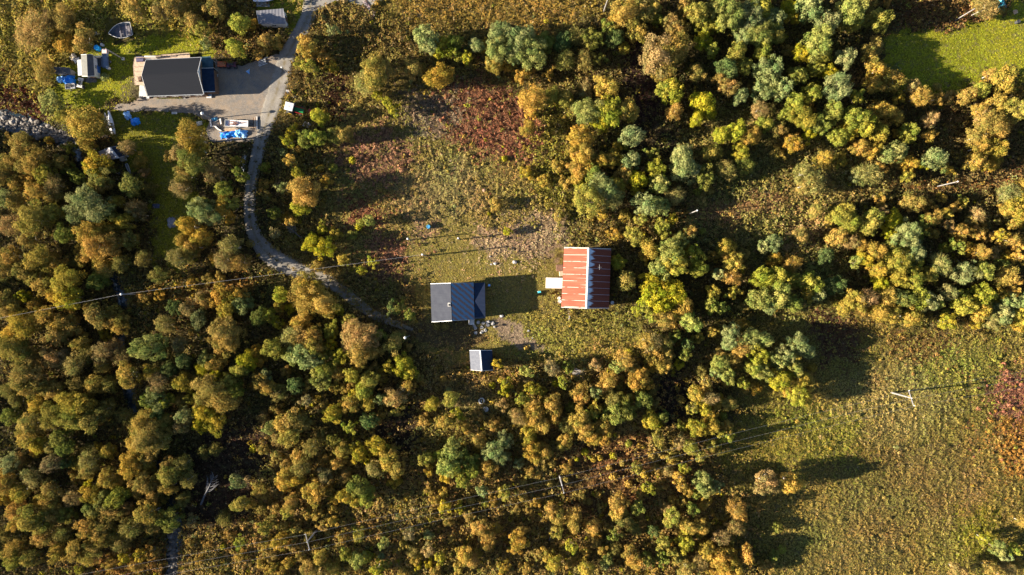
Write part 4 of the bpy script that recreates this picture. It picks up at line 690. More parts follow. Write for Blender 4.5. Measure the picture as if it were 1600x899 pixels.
def gable(name, label, cat, e0, e1, r0, r1, g0, g1, m1, m2, wall, trim, inset=.35, th=.14, cap=None, gable_m=None, wins=(), door=None, base=.0):
    """e: eave line 1 (start,end), r: ridge, g: eave line 2; world points"""
    c = (e0 + e1 + g0 + g1) / 4; c = Vector((c.x, c.y, base)); t = thing(name, label, cat, c)
    e0, e1, r0, r1, g0, g1 = [Vector(p) - c for p in (e0, e1, r0, r1, g0, g1)]
    roof_plane('roof_slope', (r0, r1), (e0, e1), th, m1, t); roof_plane('roof_slope', (r0, r1), (g0, g1), th, m2, t)
    rd = (r1 - r0).normalized(); ea = (e0 - g0); ea.z = 0; ea.normalize(); ins = []
    for p, s, q in ((e0, 1, -1), (e1, -1, -1), (g1, -1, 1), (g0, 1, 1)):
        v = p + rd * inset * s + ea * inset * q; dz = (r0.z - e0.z) * inset / ((e0 - r0).length + .01); ins.append(Vector((v.x, v.y, p.z - th - .02 + dz)))
    ra, rb = r0 + rd * inset, r1 - rd * inset; ra.z -= th + .02; rb.z -= th + .02
    lo = [Vector((p.x, p.y, -.1)) for p in ins]; b = MB(); b.add(ins + lo, [(0, 1, 5, 4), (1, 2, 6, 5), (2, 3, 7, 6), (3, 0, 4, 7)]); b.build('wall', wall, t)
    gb = MB(); gb.slab([ins[0], ins[3], ra], .0); gb = MB().add([ins[0], ins[3], ra], [(0, 1, 2)]); gb.build('gable', gable_m or wall, t); MB().add([ins[1], ins[2], rb], [(0, 1, 2)]).build('gable', gable_m or wall, t)
    tr = MB()
    for a_, b_ in ((e0, r0), (g0, r0), (e1, r1), (g1, r1)):
        s = -1 if (a_ is e0 or a_ is g0) else 1; o_ = rd * s * .04; tr.slab([a_ + o_ + rd * .03 + Vector((0, 0, .03)), b_ + o_ + rd * .03 + Vector((0, 0, .03)), b_ + o_ - rd * .03 + Vector((0, 0, .03)), a_ + o_ - rd * .03 + Vector((0, 0, .03))], .24)
    tr.build('bargeboard', trim, t)
    if cap: 
        cp = MB(); q = ea * cap; sl = (r0.z - e0.z) / max(.1, (Vector((e0.x, e0.y, 0)) - Vector((r0.x, r0.y, 0))).length) * cap
        up = Vector((0, 0, .05)); dn = Vector((0, 0, -sl))
        cp.slab([r0 + up, r1 + up, r1 + q + up + dn, r0 + q + up + dn], .03); cp.slab([r0 + up, r1 + up, r1 - q + up + dn, r0 - q + up + dn], .03); cp.build('ridge_cap', trim if cap > .12 else m1, t)
    for side, f, z, w_, h_ in wins:       # side 0: wall e, 1: wall g, 2: start gable, 3: end gable
        A, B = ((ins[0], ins[1]), (ins[3], ins[2]), (ins[0], ins[3]), (ins[1], ins[2]))[side]; p = A.lerp(B, f); window(t, (p.x, p.y, z), (B - A).normalized(), w_, h_)
    if door:
        side, f = door; A, B = ((ins[0], ins[1]), (ins[3], ins[2]), (ins[0], ins[3]), (ins[1], ins[2]))[side]; p = A.lerp(B, f); dv = (B - A).normalized(); a = math.atan2(dv.y, dv.x)
        dd = MB().box(p.x, p.y, 0.02, .95, .12, 2.0, a).build('door', DARKWOOD, t); MB().box(p.x + dv.x * .36, p.y + dv.y * .36, 1.0, .08, .2, .06, a).build('handle', GALV, dd)
    return t, c

# ---- the barn
t, c = gable('barn', 'big barn with streaked rust-red metal roof and white ridge beside the birch wood', 'barn', P(881.5, 387, 3.9), P(877, 480, 3.9), P(920, 388, 6.6), P(916.5, 482, 6.6), P(955, 389.5, 3.9), P(951.5, 481.5, 3.9),
             RM['rust_sun'], RM['rust_lee_shade'], REDWALL, WHITE, .35, .12, cap=.22, wins=((1, .3, 2, .8, .8), (1, .7, 2, .8, .8), (0, .15, 2, .8, .8)), door=(3, .5))
an = MB(); a_ = P(936, 418, 5.6) - c; an.tube([a_, a_ + Vector((0, 0, .9))], .03, 6); an.tube([a_ + Vector((-.35, 0, .8)), a_ + Vector((.35, 0, .8))], .02, 5); an.tube([a_ + Vector((0, -.5, .7)), a_ + Vector((0, .5, .7))], .02, 5); an.build('antenna', GALV, t)
rp = MB(); A = [P(853, 434, 1.5), P(881, 434.5, 2.1), P(881, 451, 2.1), P(852.5, 450.5, 1.5)]; rp.slab(off(A, c), .22); rp.build('ramp', mat('pale_ramp_boards', (.50, .46, .41), (.42, .38, .33), .8, 1.4), t)
rl = MB(); [rl.box((p - c).x, (p - c).y, 0, .25, 1.6, 1.28) for p in (P(855, 442, 0), P(864, 442, 0))]; rl.build('ramp_support', GREYWOOD, t)
def crate(name, label, cat, px, py, sx, sy, sz, m, rz=0, lid=None, z=None):
    p = G(px, py) if z is None else P(px, py, z); t = thing(name, label, cat, p, rz); MB().box(0, 0, 0, sx, sy, sz, 0, .03).build('body', m, t); MB().box(0, 0, sz + .003, sx * 1.05, sy * 1.05, .06, 0, .02).build('lid', lid or m, t); return t
crate('wooden_box', 'small brown wooden box against the left wall of the red-roofed barn', 'box', 873.5, 419, 1.2, 1.2, 1.4, DARKWOOD, .03)
crate('wooden_box', 'pale pinkish box just above the white barn ramp', 'box', 876.5, 428, .7, .9, 1.2, PALEWOOD, .1)
def barrel(label, px, py, r, h, m, z=None, name='barrel'):
    t = thing(name, label, name, G(px, py)); MB().tube([(0, 0, 0), (0, 0, h * .3), (0, 0, h * .33), (0, 0, h * .36), (0, 0, h)], [r, r, r * 1.06, r, r], 18).build('body', m, t, False); MB().ring(0, 0, h, .04, r * .8, r * 1.03, 18).build('rim', m, t); return t
barrel('round grey barrel standing at the lower right corner of the barn', 956, 473, .32, .8, GALV); barrel('pale round tub at the lower left corner of the barn', 873.5, 466, .28, .6, WHITE, name='tub')
barrel('white tub just below the first tub at the lower left barn corner', 874.5, 471.5, .33, .5, WHITE, name='tub')
pk = thing('plank_pile', 'two grey planks lying in the grass below the barn', 'planks', G(889, 494)); MB().box(0, 0, .02, .28, 2.0, .08, .05).build('plank', GREYWOOD, pk); MB().box(.1, .1, .11, .2, 1.6, .06, -.06).build('plank', GREYWOOD, pk)

# ---- the cabin
t, c = gable('cabin', 'small cabin with corrugated grey slope and blue slope with diagonal rust stripes', 'cabin', P(672.5, 444, 3.6), P(674.5, 503, 3.6), P(704, 443, 5.5), P(706, 501, 5.5), P(740, 442.5, 3.3), P(741.5, 499, 3.3),
             RM['grey_tin'], RM['striped'], GREYWOOD, GALV, .3, .1, cap=.1, wins=((0, .3, 1.7, 1, 1.1), (0, .7, 1.7, 1, 1.1), (3, .3, 1.7, .9, 1.1), (2, .4, 1.7, .9, 1.1)), door=(3, .75))
ch = P(702.5, 476, 5.3) - c; b = MB(); b.box(ch.x, ch.y, ch.z - .5, .5, .72, 1.3, 0, .03); co_ = b.build('chimney', CONC, t); MB().box(ch.x + .02, ch.y - .05, ch.z + .853, .34, .4, .05).build('flue', DARKM, co_)
# hipped wing on the right
a0, a1, b0, b1, ap = P(740.5, 442.5, 3.05) - c, P(741.8, 498.5, 3.05) - c, P(757.5, 441.5, 2.5) - c, P(758.5, 497.5, 2.5) - c, P(742, 471, 3.35) - c
def tri(name, pts, m): 
    b = MB(); b.slab(pts, .08); o = b.build(name, m, t); me = o.data; a = me.attributes.new('uvw', 'FLOAT_VECTOR', 'POINT'); a.data.foreach_set('vector', [q for v in me.vertices for q in (v.co.y, v.co.x, 0)]); return o
tri('wing_roof', [a0, b0, ap], RM['navy']); tri('wing_roof', [a1, ap, b1], RM['navy']); tri('wing_roof', [ap, b0, b1], RM['grey_sheet'])
b = MB(); k = .15; b.add([(a0.x - .4, a0.y - k, -.1), (b0.x - k, b0.y - k, -.1), (b1.x - k, b1.y + k, -.1), (a1.x - .4, a1.y + k, -.1), (a0.x - .4, a0.y - k, 2.9), (b0.x - k, b0.y - k, 2.4), (b1.x - k, b1.y + k, 2.4), (a1.x - .4, a1.y + k, 2.9)], [(0, 1, 5, 4), (1, 2, 6, 5), (2, 3, 7, 6)]); b.build('wing_wall', GREYWOOD, t)
b = MB(); p = P(737.5, 504, 0) - c; b.box(p.x, p.y, 0, .9, .9, .35, 0, .03); b.box(p.x - .55, p.y + .1, 0, .12, .9, 1.0); b.build('doorstep', WHITE, t)
pt = thing('patio', 'grey slate slabs laid below the cabin doorstep', 'patio', G(752, 511)); rg = random.Random(2)
sl_ = []
for k in range(22):
    x, y = rg.uniform(-2.2, 2.4), rg.uniform(-1.2, .9)
    if y < -.2 and abs(x + .2) > 1.4 or any(math.hypot(x - a, y - b) < .5 for a, b in sl_): continue
    sl_.append((x, y)); b = MB(); n_ = 6; q = [Vector((x + rg.uniform(.28, .42) * math.cos(k2 * 1.047 + k), y + rg.uniform(.28, .42) * math.sin(k2 * 1.047 + k), .09 + .004 * (k % 5))) for k2 in range(n_)]; b.slab(q, .12); b.build('slab', STONE, pt)
RK = 0
def rock(label, px, py, r, m=STONE, sq=.6, group=None):
    global RK
    RK += 1; p = G(px, py); o = MB().rock(0, 0, 0, r, RK, sq).build('rock', m, None); o.location = (p.x, p.y, p.z + r * .25); return tag(o, label, 'rock', group)
for i, (x, y, r, l) in enumerate(((764, 503, .35, 'grey rock at the upper right end of the cabin patio'), (770, 506, .42, 'largest pale rock right of the cabin patio'), (773, 511, .28, 'small rock right of the cabin patio edge'), (752, 520, .32, 'rock at the lowest point of the cabin patio'),
     (758, 516, .26, 'small rock on the lower right patio edge'), (784, 494, .42, 'lone grey rock in the shade right of the cabin'), (826, 517, .35, 'pale rock in the grass above the dirt patch right of the cabin'), (832, 528, .25, 'small pale rock right of the bare dirt track end'),
     (774, 412, .42, 'long grey rock in the cabin lawn above the shadow'), (768, 413.5, .24, 'small rock left of the long grey lawn rock'), (766, 401, .24, 'small white rock on the bare tan ground'), (804, 410, .5, 'bluish flat rock in the cabin lawn'),
     (757, 298, .5, 'reddish rock on the bare spot in the fireweed field'), (841, 456, .22, 'small pale stone in the cabin shadow near the barn ramp'))): rock(l, x, y, r, mat('red_stone', (.33, .19, .13), (.22, .12, .09), .9, 2) if 'reddish' in l else STONE)
crate('garden_bin', 'small teal bin in the cabin shadow left of the barn ramp', 'bin', 842.5, 456.5, .6, .35, .5, TEAL, .2); barrel('blue barrel on the bare spot above the cabin lawn', 670, 355, .36, .85, mat('blue_plastic', (.05, .22, .40), (.07, .27, .45), .4, 2))
crate('garden_bin', 'small pale blue bin at the top right corner of the cabin', 'bin', 764.5, 446, .4, .4, .7, LBLUET)

# ---- small shed below the cabin
gable('shed', 'small shed with pale left roof slope and dark right slope below the cabin', 'shed', P(733.5, 548, 2.2), P(735.5, 578, 2.2), P(750.5, 548, 3.3), P(753, 579.5, 3.3), P(769, 548, 2.2), P(770.5, 578, 2.2),
      RM['pale_sheet'], RM['navy'], GREYWOOD, WHITE, .2, .08, cap=.13, wins=((3, .3, 1.3, .5, .5),), door=(2, .5))
# ---- grey shed by the road
t, c = gable('shed', 'grey flat-looking shed between lawn and road at the top of the photo', 'shed', P(401, 17, 2.9), P(442, 13.5, 2.7), P(402, 24, 3.05), P(443.5, 22, 2.95), P(405, 37.5, 2.5), P(446, 37.5, 2.4),
             RM['grey_sheet'], RM['grey_sheet'], WHITE, GALV, .15, .08, wins=((1, .5, 1.4, .8, .6),), door=(3, .5))
def boat(name, label, cat, px, py, L_, W_, H_, rz, mh, mi, cover=None, z=0, parts=True):
    p = G(px, py, z); t = thing(name, label, cat, p, rz); n = 14; b = MB(); rim = MB(); vs = []; 
    def sect(i): s = i / n; return W_ / 2 * (1 - max(0, (s - .35) / .65) ** 2.2) * (.86 + .14 * min(1, s * 4))
    for i in range(n + 1):
        x = -L_ / 2 + L_ * i / n; w_ = max(.02, sect(i)); lift = .25 * H_ * max(0, (i / n - .6)) ** 1.5
        vs += [(x, -w_, H_ + lift), (x, -w_ * .75, H_ * .35 + lift), (x, 0, lift), (x, w_ * .75, H_ * .35 + lift), (x, w_, H_ + lift)]
    fs = [(i * 5 + k, i * 5 + k + 1, (i + 1) * 5 + k + 1, (i + 1) * 5 + k) for i in range(n) for k in range(4)] + [(0, 1, 2, 3, 4)]
    b.add(vs, fs); b.build('hull', mh, t)
    for s in (0, 4): rim.tube([vs[i * 5 + s] for i in range(n + 1)], .045, 6)
    rim.tube([vs[0], vs[4]], .05, 6); rim.build('gunwale', mh if cover else WHITE, t)
    if cover:
        cv = MB(); rg = random.Random(int(px)); v2 = []
        for i in range(n + 1):
            a, e = Vector(vs[i * 5]), Vector(vs[i * 5 + 4])
            for k in range(7): q = a.lerp(e, k / 6); q.z += .05 + (.28 * W_ * (1 - abs(k / 3 - 1)) + rg.uniform(0, .05)) * (1 - (i / n) ** 4); v2.append(q)
        cv.add(v2, [(i * 7 + k, i * 7 + k + 1, (i + 1) * 7 + k + 1, (i + 1) * 7 + k) for i in range(n) for k in range(6)]); cv.build('tarp_cover', cover, t, True)
    else:
        fl = MB(); fl.box(-L_ * .08, 0, H_ * .3, L_ * .7, W_ * .66, .05); fl.build('floor', mi, t)
        for x in (-.28, 0.02): MB().box(L_ * x, 0, H_ * .62, .28, W_ * .86, .05).build('thwart', mi, t)
    return t
boat('tarped_boat', 'long narrow boat under a wrinkled white tarp below the green yard', 'boat', 176, 192.5, 4.6, .95, .55, R(102), WHITE, GREYWOOD, WTARP)
boat('skiff', 'grey open skiff lying just left of the white tarped boat', 'boat', 167.5, 191, 3.5, .7, .35, R(98), GALV, GREYWOOD)
boat('hull_frame', 'wide open boat hull with white rim on the shaded lawn above the house', 'boat', 191, 51, 4.5, 2.9, .8, R(192), mat('dark_hull', (.05, .07, .10), (.09, .11, .13), .5, 2), mat('hull_floor', (.16, .14, .16), (.09, .09, .10), .7, 3))
boat('motor_boat', 'white motor boat cut off by the top edge above the grey road shed', 'boat', 418, -1, 5.0, 1.6, .8, R(3), WHITE, WHITE, mat('boat_cover', (.7, .7, .72), (.6, .6, .64), .5, 2))
boat('small_boat', 'short grey-blue boat half hidden by the tree above the clutter', 'boat', 148, 54, 2.6, .8, .4, R(5), mat('pale_grey_paint', (.42, .46, .55), (.32, .35, .42), .5, 2), GREYWOOD, mat('pale_grey_paint', (.4,) * 3))
tag(MB().slab([(-1.3, -.5, .09), (1.3, -.5, .09), (1.2, .5, .09), (-1.3, .5, .09)], .06).build('concrete_pad', STONE), 'grey concrete pad between the motor boat and the grey road shed', 'pad').location = G(411, 7)

# ---- the dark-roofed house
t, c = gable('house', 'long house with dark shingle gable roof, pale deck and gravel yard', 'house', P(228, 94, 3.3), P(314, 90, 3.3), P(221.5, 118, 5.2), P(308.5, 112.5, 5.2), P(231, 150, 3.3), P(318, 147, 3.3),
             RM['shingle'], RM['shingle'], DARKWOOD, WHITE, .35, .12, cap=.1, gable_m=WHITE, wins=[(1, f, 1.7, 1.2, 1.1) for f in (.15, .4, .62, .85)] + [(0, f, 1.7, 1.2, 1.1) for f in (.2, .5, .8)] + [(2, .3, 1.7, 1.2, 1.1), (2, .7, 1.7, 1.2, 1.1)], door=(1, .5))
dk = MB(); dk.slab(off([P(210, 90, .7), P(296, 83, .7), P(298, 98, .7), P(232, 101, .7), P(235, 133, .7), P(211, 133, .7), P(208, 103, .7)], c), .14); D = dk.build('deck', PALEWOOD, t)
rl = MB(); pts = [P(296, 83, 1.6), P(252, 86, 1.6), P(251, 88.5, 1.6), P(210, 90.5, 1.6), P(208.5, 103, 1.6), P(211, 133, 1.6)]; pts = off(pts, c); rl.tube(pts, .06, 4)
for a_, b_ in zip(pts[:-1], pts[1:]):
    for k in range(max(1, int((b_ - a_).length / .8))): q = a_.lerp(b_, k / max(1, int((b_ - a_).length / .8))); rl.tube([q, q - Vector((0, 0, .9))], .035, 4)
rl.build('railing', PALEWOOD, D)
fr = MB(); q = P(246, 88.5, 1.6) - c; fr.box(q.x - 1.5, q.y, .71, 2.2, .35, .8); fr.build('bench', WHITE, D)
dg = MB(); q = P(219, 92.5, .9) - c; dg.box(q.x, q.y, .703, 1.5, 1.0, .35, .05, .04); dg.build('hot_tub', mat('purple_grey', (.07, .06, .12), (.05, .045, .09), .6, 2), D)
dr = MB(); q = P(220, 124, .9) - c; dr.box(q.x, q.y, .703, .8, .8, .5, .3, .04); dr.build('chair', DARKWOOD, D)
[MB().tube([Vector(a_) - c + Vector((0, 0, -.08)), Vector(b_) - c + Vector((0, 0, -.08))], .07, 6).build('gutter', GALV, t) for a_, b_ in ((P(228, 93.6, 3.3), P(314, 89.6, 3.3)), (P(231, 150.5, 3.3), P(318, 147.5, 3.3)))]
# right hand addition: low navy roof and glazed canopy
A0, A1, B0, B1 = P(312, 107, 2.7) - c, P(333.5, 106.5, 2.45) - c, P(316.5, 144, 2.7) - c, P(336, 143.5, 2.45) - c
o = roof_plane('porch_roof', (A0, B0), (A1, B1), .12, RM['navy'], t); b = MB(); b.tube([A1 + Vector((0, 0, .05)), A0 + Vector((0, 0, .05))], .05, 5); b.tube([B1 + Vector((0, 0, .05)), B0 + Vector((0, 0, .05))], .07, 5); b.build('porch_trim', WHITE, t)
b = MB(); k = .2; b.add([(A0.x - .8, A0.y - k, -.1), (A1.x - k, A1.y - k, -.1), (B1.x - k, B1.y + k, -.1), (B0.x - .8, B0.y + k, -.1), (A0.x - .8, A0.y - k, 2.5), (A1.x - k, A1.y - k, 2.3), (B1.x - k, B1.y + k, 2.3), (B0.x - .8, B0.y + k, 2.5)], [(0, 1, 5, 4), (1, 2, 6, 5), (2, 3, 7, 6)]); b.build('porch_wall', DARKWOOD, t)  # dark wood here paints the porch wall's shade into its colour
cn = [P(314, 89, 2.3) - c, P(328, 88, 2.2) - c, P(333, 95, 2.2) - c, P(333, 105.5, 2.2) - c, P(312.5, 106, 2.3) - c]; b = MB(); b.slab(cn, .05); b.build('canopy', mat('teal_canopy', (.02, .05, .07), (.04, .09, .11), .35, 1.2), t)
b = MB(); [b.tube([p, Vector((p.x, p.y, 0))], .05, 5) for p in cn[1:4]]; b.build('canopy_post', GALV, t)
b = MB(); b.slab(off([P(218, 132, .35), P(224, 132, .35), P(230, 151, .35), P(217, 152, .35)], c), .2); b.build('terrace', CONC, t)
for x, y, s in ((232, 152.5, .55), (288, 152, .6), (327.5, 150, .95)): q = P(x, y, 0) - c; MB().box(q.x, q.y, 0.005, s, s, .28, .02, .03).build('doorstep', WHITE, t)
hb = rs.uniform(0, 1, (900, 3)); cq = np.stack([(246 + 40 * hb[:, 0] - 800) * .125, (449.5 - (150 + 4.5 * hb[:, 1])) * .125, .05 + .4 * hb[:, 2]], 1); nv = rvec(900); nv[:, 2] = np.abs(nv[:, 2]) + .3; nv /= np.linalg.norm(nv, axis=1, keepdims=True)
tag(link('flower_bed', quads_mesh('flower_bed', cards(cq, nv, rs.uniform(.15, .3, 900)), np.array([.18, .19, .03]) * rs.uniform(.6, 1.3, (900, 1))), None, M_COVER), 'strip of low yellow-green planting along the front of the house', 'flower bed', None, 'stuff')

# ---- clutter group left of the house
t, c = gable('garden_shed', 'small shed with one pale and one dark roof slope in the middle of the clutter', 'shed', P(126.5, 86, 2.3), P(128, 119, 2.3), P(135.5, 85.5, 3.0), P(137, 119, 3.0), P(145, 86, 2.3), P(147.5, 118.5, 2.3),
      mat('pale_felt', (.12, .12, .11), (.095, .095, .088), .9, 2), mat('dark_felt', (.075, .075, .08), (.055, .055, .06), .9, 2), WHITE, WHITE, .2, .08, wins=((1, .5, 1.3, .6, .5),), door=(3, .5))
b = MB(); b.slab(off([P(120.5, 94, 1.9), P(127, 93, 2.1), P(128, 118, 2.1), P(122, 118.5, 1.9)], c), .06); q = P(122.5, 96, 0) - c
for y in (96, 116): q = P(123, y, 0) - c; b.tube([q, q + Vector((0, 0, 1.85))], .05, 5)
b.build('lean_to', mat('lean_to_sheet', (.36, .36, .36), (.28, .28, .28), .8, 2), t)
def heap(name, label, cat, px, py, L_, W_, h_, rz, m, seed, parts=1):
    """crumpled tarp over a pile: an uneven draped sheet"""
    rg = random.Random(seed); t = thing(name, label, cat, G(px, py), rz); N, M_ = 16, 10; v = []
    bumps = [(rg.uniform(-.4, .4), rg.uniform(-.35, .35), rg.uniform(.12, .3), rg.uniform(.5, 1)) for _ in range(6)]
    for i in range(N + 1):
        for j in range(M_ + 1):
            x, y = i / N - .5, j / M_ - .5; e = min(1, (.5 - abs(x)) * 7) * min(1, (.5 - abs(y)) * 5)
            z = max(bw * math.exp(-((x - bx) ** 2 + (y - by) ** 2) / (bs * bs)) for bx, by, bs, bw in bumps)
            z = h_ * (.35 + .65 * z) * max(0, e) ** .5 + rg.uniform(0, .07) + .03
            v.append(((x + (rg.uniform(-.025, .025))) * L_ * (1 + .1 * math.sin(j * 1.3 + seed)), (y + rg.uniform(-.035, .035)) * W_ * (1 + .12 * math.sin(i * .9 + seed)), z))
    b = MB(); b.add(v, [(i * (M_ + 1) + j, (i + 1) * (M_ + 1) + j, (i + 1) * (M_ + 1) + j + 1, i * (M_ + 1) + j + 1) for i in range(N) for j in range(M_)]); b.build('tarp', m, t)
    f = MB(); f.box(0, 0, 0, L_ * .7, W_ * .62, h_ * .3); f.build('stack', DARKWOOD, t)
    rp = MB(); rp.tube([(-L_ * .2, -W_ * .55, .03), (-L_ * .2, -W_ * .2, h_ * .75), (-L_ * .2, W_ * .2, h_ * .75), (-L_ * .2, W_ * .55, .03)], .02, 4); rp.build('rope', WHITE, t)
    return t
t = thing('lean_to_hut', 'low hut with dark flat felt roof above the blue tarp in the clutter', 'hut', G(105, 115), R(-4)); b = MB(); b.slab([(-1.75, -.6, 1.55), (1.75, -.5, 1.6), (1.65, .65, 1.9), (-1.75, .65, 1.85)], .08); b.build('roof', mat('dark_felt', (.1,) * 3), t); MB().box(0, .05, 0, 3.1, .95, 1.5).build('wall', GREYWOOD, t); MB().box(.6, -.44, .02, .7, .06, 1.35).build('door', DARKWOOD, t)
heap('tarp_pile', 'bright blue tarp over a pile directly below the dark flat hut', 'tarp pile', 110, 126, 2.1, 1.9, 1.3, .2, BLUET, 3); heap('tarp_pile', 'pale blue tarp sheet at the left end of the blue tarp pile', 'tarp pile', 97, 124.5, 1.5, 1.3, .9, .1, LBLUET, 4)
heap('tarp_pile', 'white and blue tarp crumpled at the upper left of the small clutter shed', 'tarp pile', 121, 95, 1.1, .9, .8, .4, WTARP, 14)
heap('junk_heap', 'cream white junk heap at the top left of the clutter', 'junk heap', 115, 90, 1.3, 1.0, .9, .7, mat('cream', (.62, .56, .46), (.4, .33, .25), .8, 3), 15)
def quad_bike(name, label, px, py, rz, col, sc=1.0):
    t = thing(name, label, 'quad bike', G(px, py), rz); b = MB(); b.box(0, 0, .45, 1.5, .5, .3, 0, .08); b.box(.55, 0, .6, .5, .9, .12, 0, .04); b.box(-.6, 0, .6, .45, .95, .12, 0, .04); b.build('body', col, t)
    MB().box(-.1, 0, .76, .7, .32, .14, 0, .05).build('seat', DARKM, t)
    h = MB(); h.tube([(.35, -.4, 1.0), (.42, 0, .95), (.35, .4, 1.0)], .03, 6); h.tube([(.42, 0, .95), (.5, 0, .6)], .03, 6); h.build('handlebar', DARKM, t)
    for x in (-.6, .6):
        for y in (-.45, .45): MB().tube([(x, y - .13, .3), (x, y + .13, .3)], .3, 14).build('wheel', RUBBER, t)
    for o in t.children: o.scale = (sc,) * 3
    return t
quad_bike('quad_bike', 'white quad bike parked right of the blue tarp pile', 129, 131, R(80), mat('cream_plastic', (.62, .58, .52), (.5, .46, .4), .5, 3), 1.15)
def trailer(name, label, px, py, L_, W_, rz, mbed, mside, load=None, wh=.32):
    t = thing(name, label, 'trailer', G(px, py), rz); MB().box(0, 0, wh + .2, L_, W_, .08).build('bed', mbed, t)
    b = MB(); [b.box(0, s * (W_ / 2 + .03), wh + .18, L_ + .1, .05, .38) for s in (-1, 1)]; [b.box(s * (L_ / 2 + .03), 0, wh + .18, .05, W_, .38) for s in (-1, 1)]; b.build('side_board', mside, t)
    d = MB(); d.tube([(L_ / 2, -W_ * .3, wh + .1), (L_ / 2 + .9, 0, wh + .1)], .04, 5); d.tube([(L_ / 2, W_ * .3, wh + .1), (L_ / 2 + .9, 0, wh + .1)], .04, 5); d.build('drawbar', DARKM, t)
    for s in (-1, 1): w_ = MB().tube([(-.1, s * (W_ / 2 + .1), wh), (-.1, s * (W_ / 2 + .28), wh)], wh, 16).build('wheel', RUBBER, t); MB().tube([(-.1, s * (W_ / 2 + .285), wh), (-.1, s * (W_ / 2 + .30), wh)], wh * .55, 12).build('rim', GALV, w_)
    if load:
        l = MB(); rg = random.Random(int(px)); [l.box(rg.uniform(-.3, .3) * L_, rg.uniform(-.28, .28) * W_, wh + .29 + .01 * k, rg.uniform(.3, 1.1), rg.uniform(.1, .3), rg.uniform(.08, .3), rg.uniform(-.3, .3)) for k in range(9)]; l.build('scrap', load, t)
    return t
trailer('small_trailer', 'white snow-scooter trailer below the blue tarp at the clutter edge', 113, 136.5, 1.7, .9, R(5), WHITE, mat('pale_grey', (.5, .5, .52)), DARKM, .2)
trailer('utility_trailer', 'dark trailer with blue-lined bed right of the clutter shed', 154, 98, 1.9, 2.0, R(92), DARKM, mat('slate_blue', (.10, .15, .22), (.07, .1, .15), .5, 3), None, .3)
crate('storage_box', 'deep blue lidded box below the dark trailer in the clutter', 'box', 153, 110, 1.0, 1.3, .8, BLUEP)
trailer('utility_trailer', 'narrow blue-grey trailer with a pale front at the right end of the clutter', 168, 97, 2.6, 1.0, R(93), mat('bluegrey_bed', (.20, .24, .30), (.15, .18, .24), .6, 3), mat('slate_blue', (.1, .15, .22)), None, .3)
crate('crate', 'pink and white crate standing above the narrow trailer', 'crate', 166.5, 82, .9, .8, .7, mat('pinkish', (.5, .36, .34), (.6, .5, .48), .7, 3)); barrel('white round tub at the lower end of the narrow trailer', 171, 107.5, .3, .7, WHITE, name='tub')
barrel('bright blue barrel left of the white yard pole top', 155, 77, .5, .9, mat('bright_blue', (.01, .30, .70), (.02, .36, .75), .4, 2)); barrel('small white tub just right of the bright blue barrel', 161.5, 71.5, .26, .6, WHITE, name='tub')
heap('gravel_heap', 'low dark heap of gear below the clutter shed', 'gear heap', 143, 125.5, 2.2, 1.0, .5, .1, mat('dark_gear', (.07, .07, .08), (.13, .12, .12), .8, 3), 22)
# ---- things on the yard
t = thing('cart', 'bright orange-red box cart on the shaded yard right of the house', 'cart', G(348.5, 102)); MB().box(0, 0, .35, 1.6, 1.0, .35, 0, .05).build('tub', ORANGE, t); MB().box(0, 0, .703, 1.3, .7, .01).build('load', mat('orange_dirt', (.45, .14, .06), (.3, .1, .05), .8, 4), t)
[MB().tube([(x, s * .52, .28), (x, s * .62, .28)], .26, 12).build('wheel', RUBBER, t) for x in (-.4, .4) for s in (-1, 1)]; MB().tube([(.8, 0, .4), (1.5, 0, .35)], .03, 5).build('drawbar', DARKM, t)
quad_bike('quad_bike', 'dark red quad bike right behind the orange-red cart', 364, 103, 0, mat('dark_red', (.12, .02, .03), (.05, .03, .05), .5, 3), 1.1)
def frame_chair(label, px, py, rz, m):
    t = thing('garden_chair', label, 'chair', G(px, py), rz); MB().box(0, 0, .42, .55, .5, .05).build('seat', m, t); b = MB(); [b.box(-.3, y, .45, .04, .05, .5) for y in (-.22, 0, .22)]; b.box(-.3, 0, .9, .05, .5, .06); b.build('backrest', m, t)
    for x in (-.24, .24):
        for y in (-.22, .22): MB().tube([(x, y, 0), (x, y, .42)], .025, 5).build('leg', m, t)
frame_chair('pale garden chair on the dark gravel right of the navy porch roof', 339.5, 119, 0, mat('pale_blue_grey', (.3, .36, .42), (.25, .3, .36), .6, 2))
t = thing('cone_tarp', 'small pale blue wedge-shaped cover on the shaded yard', 'cover', G(387.5, 112)); MB().add([(-.5, 0, 0), (.35, .6, 0), (.35, -.6, 0), (.2, 0, .55)], [(0, 1, 3), (1, 2, 3), (2, 0, 3), (0, 2, 1)]).build('sheet', LBLUET, t); MB().tube([(.2, 0, .5), (.2, 0, .75)], .03, 5).build('peg', WHITE, t)
def plank_stack(name, label, cat, px, py, L_, n_, rz, mats_, wd=.16, gap=.24, seed=1, jag=.25, bearers=True):
    t = thing(name, label, cat, G(px, py), rz); rg = random.Random(seed)
    if bearers: [MB().box(x, 0, 0, .12, n_ * gap, .12).build('bearer', DARKWOOD, t) for x in (-L_ * .3, L_ * .3)]
    for k in range(n_): MB().box(rg.uniform(-jag, jag), (k - (n_ - 1) / 2) * gap, .123 + rg.uniform(0, .1), L_ * rg.uniform(.8, 1.05), wd, .07, rg.uniform(-.05, .05)).build('plank', rg.choice(mats_), t)
    return t
plank_stack('board_stack', 'grey boards laid in two rows on the shaded corner of the yard', 'boards', 412, 97, 1.9, 5, R(22), [mat('shade_boards', (.42, .44, .46), (.32, .34, .36), .7, 3)], .13, .27, 4, .4)
